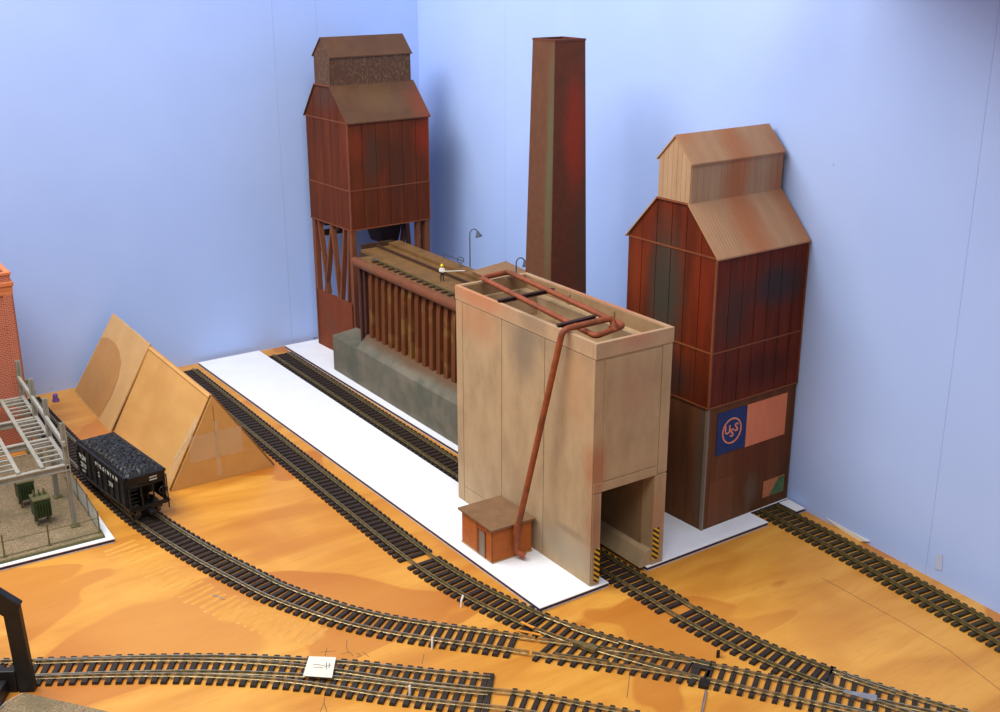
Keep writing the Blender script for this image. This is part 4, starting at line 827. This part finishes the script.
# coal heap
def coal():
    mb = MB(); nx, ny = 16, 50; rnd = random.Random(3)
    idx = lambda i, j: i * (ny + 1) + j
    vs = []
    for i in range(nx + 1):
        for j in range(ny + 1):
            u = i / nx * 2 - 1; v = j / ny * 2 - 1
            h = 38.2 + 5.2 * (1 - abs(u) ** 3) * (1 - abs(v) ** 6) + (rnd.uniform(-.5, .5) if abs(u) < 1 and abs(v) < 1 else -1.0)
            vs.append((u * (HWd - .6), v * (HL - 5), h))
    mb.add(vs, [(idx(i, j), idx(i + 1, j), idx(i + 1, j + 1), idx(i, j + 1)) for i in range(nx) for j in range(ny)])
    for k in range(750):
        u = rnd.uniform(-.93, .93); v = rnd.uniform(-.96, .96); z = 38.2 + 5.2 * (1 - abs(u) ** 3) * (1 - abs(v) ** 6)
        r = rnd.uniform(.5, 1.1); a = rnd.uniform(0, 6.28); c = Vector((u * (HWd - 1), v * (HL - 5.5), z + .1))
        R3 = Matrix.Rotation(a, 3, Vector((rnd.random(), rnd.random(), .3)).normalized())
        o = [R3 @ Vector(p) * r for p in ((1, 0, 0), (-1, .1, 0), (0, .9, .1), (0, -1, 0), (.1, 0, .8), (0, 0, -.8))]
        mb.add([c + p for p in o], [(0, 2, 4), (2, 1, 4), (1, 3, 4), (3, 0, 4), (2, 0, 5), (1, 2, 5), (3, 1, 5), (0, 3, 5)])
    return mb.build('coal_load', 'coal', HW)
coal()['kind'] = 'stuff'
xs = -HWd - 1.75; LR = (PI / 2, 0, -PI / 2)
text_mesh('VIRGINIAN', 4.9, 'white_print', HW, (xs, -14, 32.4), LR, sx=1.15, bold=.06, spacing=1.75)
text_mesh('VGN', 6.6, 'white_print', HW, (xs, 36, 28), LR, bold=.08); text_mesh('2810', 6.2, 'white_print', HW, (xs, 36, 21), LR, bold=.08); text_mesh('CAPY', 3.4, 'white_print', HW, (xs, 36, 15.8), LR)
text_mesh('2', 6, 'white_print', HW, (xs, 3, 24), LR, bold=.08); text_mesh('210', 5.4, 'white_print', HW, (xs, -21, 23.5), LR, bold=.08)
for z in (30.6, 33.0): box(3, 9.5, -HL + 3.1, -HL + 3.45, z, z + 1.1).build('end_marking', 'white_print', HW)

# ------------------------------------------------------------------ substation on its white board
board('foamboard_sheet', 'white foamboard base under the grey substation at left', [(-470, 274), (-263, 268), (-257.5, 478), (-470, 484)])
GB = thing('gravel_bed', 'gravel covered ground slab of the substation', 'ground', (-330, 370, TB))
MB().prism([(-130, -92), (59.8, -94.5), (65.5, 104), (-130, 108)], 'z', 0, 1.6).build('gravel_slab', 'gravel', GB)
MB().prism([(-130, -94), (61.2, -96.5), (61.2, -94.5), (-130, -92)], 'z', 0, 2.0).build('edge_kerb', 'moss', GB); MB().prism([(59.8, -95), (61.4, -95), (67, 104), (65.5, 104)], 'z', 0, 2.0).build('edge_kerb', 'moss', GB)
ZG = TB + 1.6
SF = thing('substation_frame', 'grey steel substation gantry with a ladder-like lattice roof', 'frame', (-310, 390, ZG))
def sf(mb, name, m='sub_grey', **k): return mb.xf(Matrix.Translation((310, -390, -ZG))).build(name, m, k.pop('parent', SF), **k)
def rx(y): return -283.5 + (y - 304) * .037       # right-hand row of posts
YS = (304, 366, 421, 478)
XO = (0, -18.5, -36.5, -55, -74, -120)
for y in YS:
    for xo in (0, -74):
        top = 94 if xo == 0 else 60
        p = sf(MB().box(rx(y) + xo - 1.9, rx(y) + xo + 1.9, y - .5, y + .5, ZG + 1.2, top).box(rx(y) + xo - 1.9, rx(y) + xo - 1.0, y - 1.8, y + 1.8, ZG + 1.2, top).box(rx(y) + xo + 1.0, rx(y) + xo + 1.9, y - 1.8, y + 1.8, ZG + 1.2, top), 'post')
        sf(box(rx(y) + xo - 3.4, rx(y) + xo + 3.4, y - 3.4, y + 3.4, ZG, ZG + 1.2), 'post_foot', 'moss')
    sf(MB().box(rx(y) - 125, rx(y) + 2, y - 2.0, y + 2.0, 58.3, 59.4).box(rx(y) - 125, rx(y) + 2, y - .5, y + .5, 55, 58.3).box(rx(y) - 125, rx(y) + 2, y - 2.0, y + 2.0, 54.0, 55.0), 'cross_girder')
    sf(MB().prism([(rx(y) - 8, 54), (rx(y) - 2, 54), (rx(y) - 2, 48)], 'y', y - .6, y + .6), 'knee_gusset')
for i, xo in enumerate(XO):
    sf(MB().bar((rx(304) + xo, 304, 60.2), (rx(478) + xo, 478, 60.2), 3.0, 1.6), 'long_beam')
sf(MB().bar((rx(300) - 1.0, 300, 77.5), (rx(482) - 1, 482, 77.5), 2.4, 4.2), 'high_beam'); 
for j in range(3):
    for (xa, xb) in ((0, -18.5), (-36.5, -55), (-74, -96)):
        for k in range(1, 6):
            y = YS[j] + (YS[j + 1] - YS[j]) * k / 6
            sf(MB().bar((rx(y) + xa, y, 60.0), (rx(y) + xb, y, 60.0), 2.2, 1.2), 'slat')
# insulators on the high beam
for y in (318, 340, 388, 402, 440, 456, 470):
    sf(MB().lathe([(.7, 0), (1.6, .6), (.8, 1.4), (1.6, 2.2), (.8, 3.0), (1.6, 3.8), (.6, 4.8)], (rx(y) + 4.4, y, 73), 10).tube([(rx(y), y, 76), (rx(y) + 4.5, y, 76)], .5, 6), 'insulator', 'moss', smooth=True)
def transformer(label, x, y, rz=.0):
    e = thing('transformer', label, 'transformer', (x, y, ZG), rz, 'green transformers')
    for sx in (-1, 1):
        for sy in (-1, 1): box(sx * 4.6 - .7, sx * 4.6 + .7, sy * 4.6 - .7, sy * 4.6 + .7, 0, 7).build('leg', 'moss', e)
    box(-6.5, 6.5, -7, 7, 7, 22).build('tank', 'sub_green', e, bevel=.6)
    for k in range(6):
        box(-5.6 + k * 2.1, -4.6 + k * 2.1, -9, -7, 8.5, 20.5).build('radiator_fin', 'sub_green', e)
    box(-7, 7, -7.5, 7.5, 22, 23.4).build('lid', 'moss', e, bevel=.3)
    for k in (-1, 0, 1): MB().lathe([(.9, 0), (1.5, .8), (.8, 1.6), (1.4, 2.4), (.7, 3.2), (.7, 5)], (k * 3.8, 2, 23.4), 8).build('bushing', 'moss', e, smooth=True)
transformer('dark green transformer nearest the front fence', -303, 325); transformer('dark green transformer behind the nearest one', -306, 366)
FN = thing('wire_fence', 'low wire fence along the front and right of the gravel', 'fence', (-300, 290, ZG))
def fn(mb, name, m='moss', **k): return mb.xf(Matrix.Translation((300, -290, -ZG))).build(name, m, FN, **k)
fp = [(-440, 282), (-408, 281.5), (-375, 281), (-342, 281), (-309, 281), (-270.5, 281), (-269, 316), (-267.6, 352), (-266, 388), (-264.5, 424), (-263, 458)]
for x, y in fp: fn(MB().tube([(x, y, ZG), (x, y, ZG + 19)], .6, 6).lathe([(1.6, 0), (1.0, 1.5), (.6, 3)], (x, y, ZG), 8), 'fence_post', smooth=True)
for i in range(len(fp) - 1):
    a, q = fp[i], fp[i + 1]
    for z in ((1.0, 17.5) if i >= 5 else (1.0, 13)): fn(MB().tube([(a[0], a[1], ZG + z), (q[0], q[1], ZG + z)], .35, 5), 'fence_rail')
wm = MB()
for i in range(5, len(fp) - 1):
    a, q = Vector(fp[i]), Vector(fp[i + 1]); Ls = (q - a).length; n = int(Ls / 2.2)
    for k in range(-8, n + 1):
        for s in (1, -1):
            u0, u1 = k * 2.2, k * 2.2 + 16.5
            z0, z1 = 1.0, 17.5
            c0, c1 = max(u0, 0), min(u1, Ls)
            if c1 - c0 < 1: continue
            za = z0 + (c0 - u0); zb = z0 + (c1 - u0)
            if s < 0: za, zb = z1 + z0 - za, z1 + z0 - zb
            p = a.lerp(q, c0 / Ls); r = a.lerp(q, c1 / Ls); wm.tube([(p.x, p.y, ZG + za), (r.x, r.y, ZG + zb)], .16, 3, False)
fn(wm, 'wire_mesh', 'sub_grey')['kind'] = 'stuff'

# ------------------------------------------------------------------ red brick building at the left edge
BB = thing('brick_building', 'red brick building behind the substation at the left edge', 'building', (-270.5, 496, 0))
box(-120, 0, 0, 100, 0, 158).build('walls', 'brick_red', BB)
rows, m_b = 30, None
bmesh_b = box(-4.9, 0, -.45, 0, 0, 2.3).mesh('brick'); bmesh_b.materials.append(M['brick_red'])
box(-120, .8, -.9, 0, 27, 31).build('string_course', 'brick_trim', BB, bevel=.3); box(-120, 1.0, -1.2, 100, 150, 154).build('string_course', 'brick_trim', BB, bevel=.3)
for x in (-8, -44, -80): box(x, x + 7.6, -1.6, 0, 31, 150).build('pilaster', 'brick_red', BB, bevel=.2)
box(0, .9, 0, 8, 31, 150).build('pilaster', 'brick_red', BB, bevel=.2)
MB().box(-122, 2.2, -2.4, 102, 158, 162).box(-121, 1.2, -1.4, 101, 154, 158).build('cornice', 'brick_trim', BB, bevel=.5)
MB().box(-120, .5, 0, 3, 162, 168).box(-2.5, .5, 3, 100, 162, 168).build('parapet', 'brick_red', BB); MB().box(-121, 1.4, -.9, 3.8, 168, 170.5).box(-3.4, 1.4, 3.8, 100, 168, 170.5).build('coping', 'brick_trim', BB, bevel=.3)
box(-118, -2, 2, 98, 158, 163).build('roof', 'deck', BB)
for x in (-66, -104):
    for z in (48, 100): 
        w = box(x, x + 20, -.5, .2, z, z + 34).build('window', 'lamp_grey', BB)
        MB().box(x - 1, x + 21, -1.0, -.5, z - 2, z).box(x - 1, x + 21, -1, -.5, z + 34, z + 36).box(x + 9.5, x + 10.5, -.9, -.5, z, z + 34).box(x, x + 20, -.9, -.5, z + 16.5, z + 17.5).build('window_frame', 'brick_trim', w)
# scenery clutter behind the gantry
pc = gz(53, 402); pb_ = MB().lathe([(3.4, 0), (3.6, 2), (2.4, 4), (2.8, 7), (1.6, 8.5)], (0, 0, 0), 12).build('plastic_peg', 'purple', smooth=True); pb_.location = Vector((pc.x + 3, pc.y, 0)) * MM + Vector((0, 0, 0))
tag(pb_, 'small purple plastic peg standing by the back wall', 'peg')

# ------------------------------------------------------------------ things lying about
tg = MB().hull8([(*gz(303, 676, 4.6).to_2d(), 4.58), (*gz(332, 678, 4.6).to_2d(), 4.58), (*gz(336, 657.5, 4.6).to_2d(), 4.58), (*gz(309, 656.5, 4.6).to_2d(), 4.58)],
               [(*gz(303, 676, 4.6).to_2d(), 4.85), (*gz(332, 678, 4.6).to_2d(), 4.85), (*gz(336, 657.5, 4.6).to_2d(), 4.85), (*gz(309, 656.5, 4.6).to_2d(), 4.85)])
tgo = thing('paper_tag', 'small white paper tag with scribbled note lying on the front rails', 'paper', (-204, 22, 4.58))
tg.xf(Matrix.Translation((204, -22, -4.58))).build('sheet', 'paper', tgo)
ink = MB()
def stroke(mb, pts, z, w=.5, h=.06):
    q = [Vector((*gz(x, y, z).to_2d(), z + h / 2)) for x, y in pts]
    for a, c in zip(q, q[1:]): mb.bar(a, c, w, h)
for ln in ([(313, 665), (317, 664.4), (322, 665.4), (325, 665)], [(314, 667.6), (318, 667), (323, 668)], [(326.5, 662.5), (326.5, 669)], [(324, 666.6), (331, 665)], [(329.5, 663), (329, 668)]): stroke(ink, ln, 4.86)
ink.xf(Matrix.Translation((204, -22, -4.58))).build('scribble', 'ink', tgo)
for nm, pts, lab in (('a', [(432, 649), (431.5, 643), (433, 637)], 'short white wire stub sticking up beside the curved hopper track'), ('b', [(461, 607), (462, 602), (466, 599)], 'short bent white wire stub beside the board-side track'), ('c', [(409.5, 698), (409, 693), (410, 689)], 'short white wire stub at the lower edge of the double track')):
    p0 = gz(*pts[0]); q = [Vector((p0.x, p0.y, 0)), Vector((p0.x + .3, p0.y, 5)), Vector((p0.x + (2.4 if nm == 'b' else .8), p0.y + .6, 8.5))]
    o = MB().tube(rounded(q, 2), .75, 8).build('wire_stub', 'white_wire', smooth=True); tag(o, lab, 'wire', 'white wire stubs')
pm = thing('pencil_marks', 'faint pencil scribbles drawn on the plywood near the front track', 'marking')
for ln in ([(321, 652), (336, 651)], [(327, 648), (325, 656)], [(347, 640), (346.5, 648), (349, 653)], [(341, 654), (350, 652), (353, 656)], [(357, 653), (361, 656), (357, 657)], [(363, 652), (369, 657)], [(424, 654), (422, 664)], [(324.5, 697), (324, 703), (320, 712)], [(324, 703), (327, 712)], [(630, 672), (627, 698)], [(822, 578), (860, 599), (905, 624), (950, 651), (1000, 690)]):
    sk_ = MB(); stroke(sk_, ln, 0, .5, .06); sk_.build('pencil_stroke', 'pencil', pm)
GT = thing('glue_trail', 'row of dried glue ridges left by lifted track on the plywood', 'glue')
gp = [gz(*p).to_2d() for p in ((119, 546), (140, 560), (165, 575), (190, 589), (215, 601), (240, 612), (262, 620), (290, 629), (318, 636))]
gl = resample(gp, 7.3); gn = normals(gl); rg = random.Random(5)
for p, n in zip(gl, gn):
    L_ = rg.uniform(11, 15); w = rg.uniform(1.2, 1.9); o = MB().add([(-L_, -w, 0), (L_, -w, 0), (L_, w, 0), (-L_, w, 0), (-L_ * .8, 0, .55), (L_ * .8, 0, .55)], [(0, 1, 5, 4), (2, 3, 4, 5), (1, 2, 5), (3, 0, 4), (3, 2, 1, 0)]).build('glue_ridge', 'glue', GT)
    o.location = Vector((p.x + rg.uniform(-1, 1), p.y, 0)) * MM; o.rotation_euler = (0, 0, math.atan2(n.y, n.x) + rg.uniform(-.08, .08))
nl0 = gz(212, 595); nl_o = MB().tube([(nl0.x, nl0.y, .5), (gz(225, 600).x, gz(225, 600).y, .5)], .45, 6).build('nail', 'steel'); tag(nl_o, 'thin steel pin lying across the dried glue ridges', 'pin')
# torn paper strip at the wall foot and a chip of paint
nw = Vector((d_r.y, -d_r.x, 0)); w0 = (rwall_x(-60), -60, 0)
P3 = [onplane(x, y, w0, nw) for x, y in ((827, 518), (848, 529.5), (870, 541), (862, 541), (845, 533), (832, 522.5))]
of = Vector((-d_r.y, d_r.x, 0)); nb = len(P3)
tag(MB().add([p + of * .1 for p in P3] + [p + of * (1.6 if i in (2, 3) else .9) for i, p in enumerate(P3)], [tuple(range(nb)), tuple(range(nb, 2 * nb))] + [(i, (i + 1) % nb, nb + (i + 1) % nb, nb + i) for i in range(nb)]).build('paper_strip', 'paper'), 'torn white paper strip curling off the right wall foot', 'paper')
P4 = [onplane(x, y, w0, nw) for x, y in ((937, 553), (943, 555), (942, 571), (935, 569))]; nb = 4
tag(MB().add([p + of * .05 for p in P4] + [p + of * .3 for p in P4], [(0, 1, 2, 3), (4, 5, 6, 7)] + [(i, (i + 1) % 4, 4 + (i + 1) % 4, 4 + i) for i in range(4)]).build('tape_scrap', 'tape_scrap'), 'tiny pale tape scrap stuck low on the right wall', 'tape')

# ------------------------------------------------------------------ black bridge end and scenery card at the lower left
BR = thing('bridge_end', 'black plastic truss bridge end at the lower left edge', 'bridge', (-367, 102, 0))
tdir = Vector((-.85, .527, 0)); perp = Vector((-.527, -.85, 0))
def bp_(a, o, z): v = tdir * a + perp * o; return (v.x, v.y, z)
def trussbar(p, q, w, h): return MB().bar(bp_(*p), bp_(*q), w, h, up=perp)
for o in (0.0,):
    trussbar((0.5, o, 0), (3.0, o, 60), 10, 6).build('end_post', 'plastic_black', BR, bevel=.8)
    trussbar((0.5, o, 57), (42, o, 90), 13, 6.2).build('upper_chord', 'plastic_black', BR, bevel=.8)
    trussbar((38, o, 88), (120, o, 88), 13, 6).build('upper_chord', 'plastic_black', BR, bevel=.8)
    trussbar((40, o, 0), (40, o, 88), 6, 4).build('hanger', 'plastic_black', BR, bevel=.5)
    trussbar((6, o, 8), (120, o, 8), 15, 6).build('lower_chord', 'plastic_black', BR, bevel=.8)
trussbar((11, 15, 5), (120, 15, 5), 10, 24).build('walkway', 'plastic_black', BR, bevel=.8)
SC = thing('scenery_card', 'brown gravel textured card with white edge at the lower left corner', 'card', (-372, 96, 0))
sc_pts = [gz(*p).to_2d() for p in ((23, 694), (105, 712.5), (190, 732), (120, 770), (-30, 760), (-10, 718), (6, 703))]
sl_ = [(p.x + 372, p.y - 96) for p in sc_pts]
MB().prism(sl_, 'z', 0, 1.0).build('card', 'foam_white', SC)
cxm = sum(p[0] for p in sl_) / len(sl_); cym = sum(p[1] for p in sl_) / len(sl_)
MB().prism([(p[0] * .97 + cxm * .03, p[1] * .97 + cym * .03) for p in sl_], 'z', 1.0, 1.8).build('gravel_surface', 'gravel', SC)
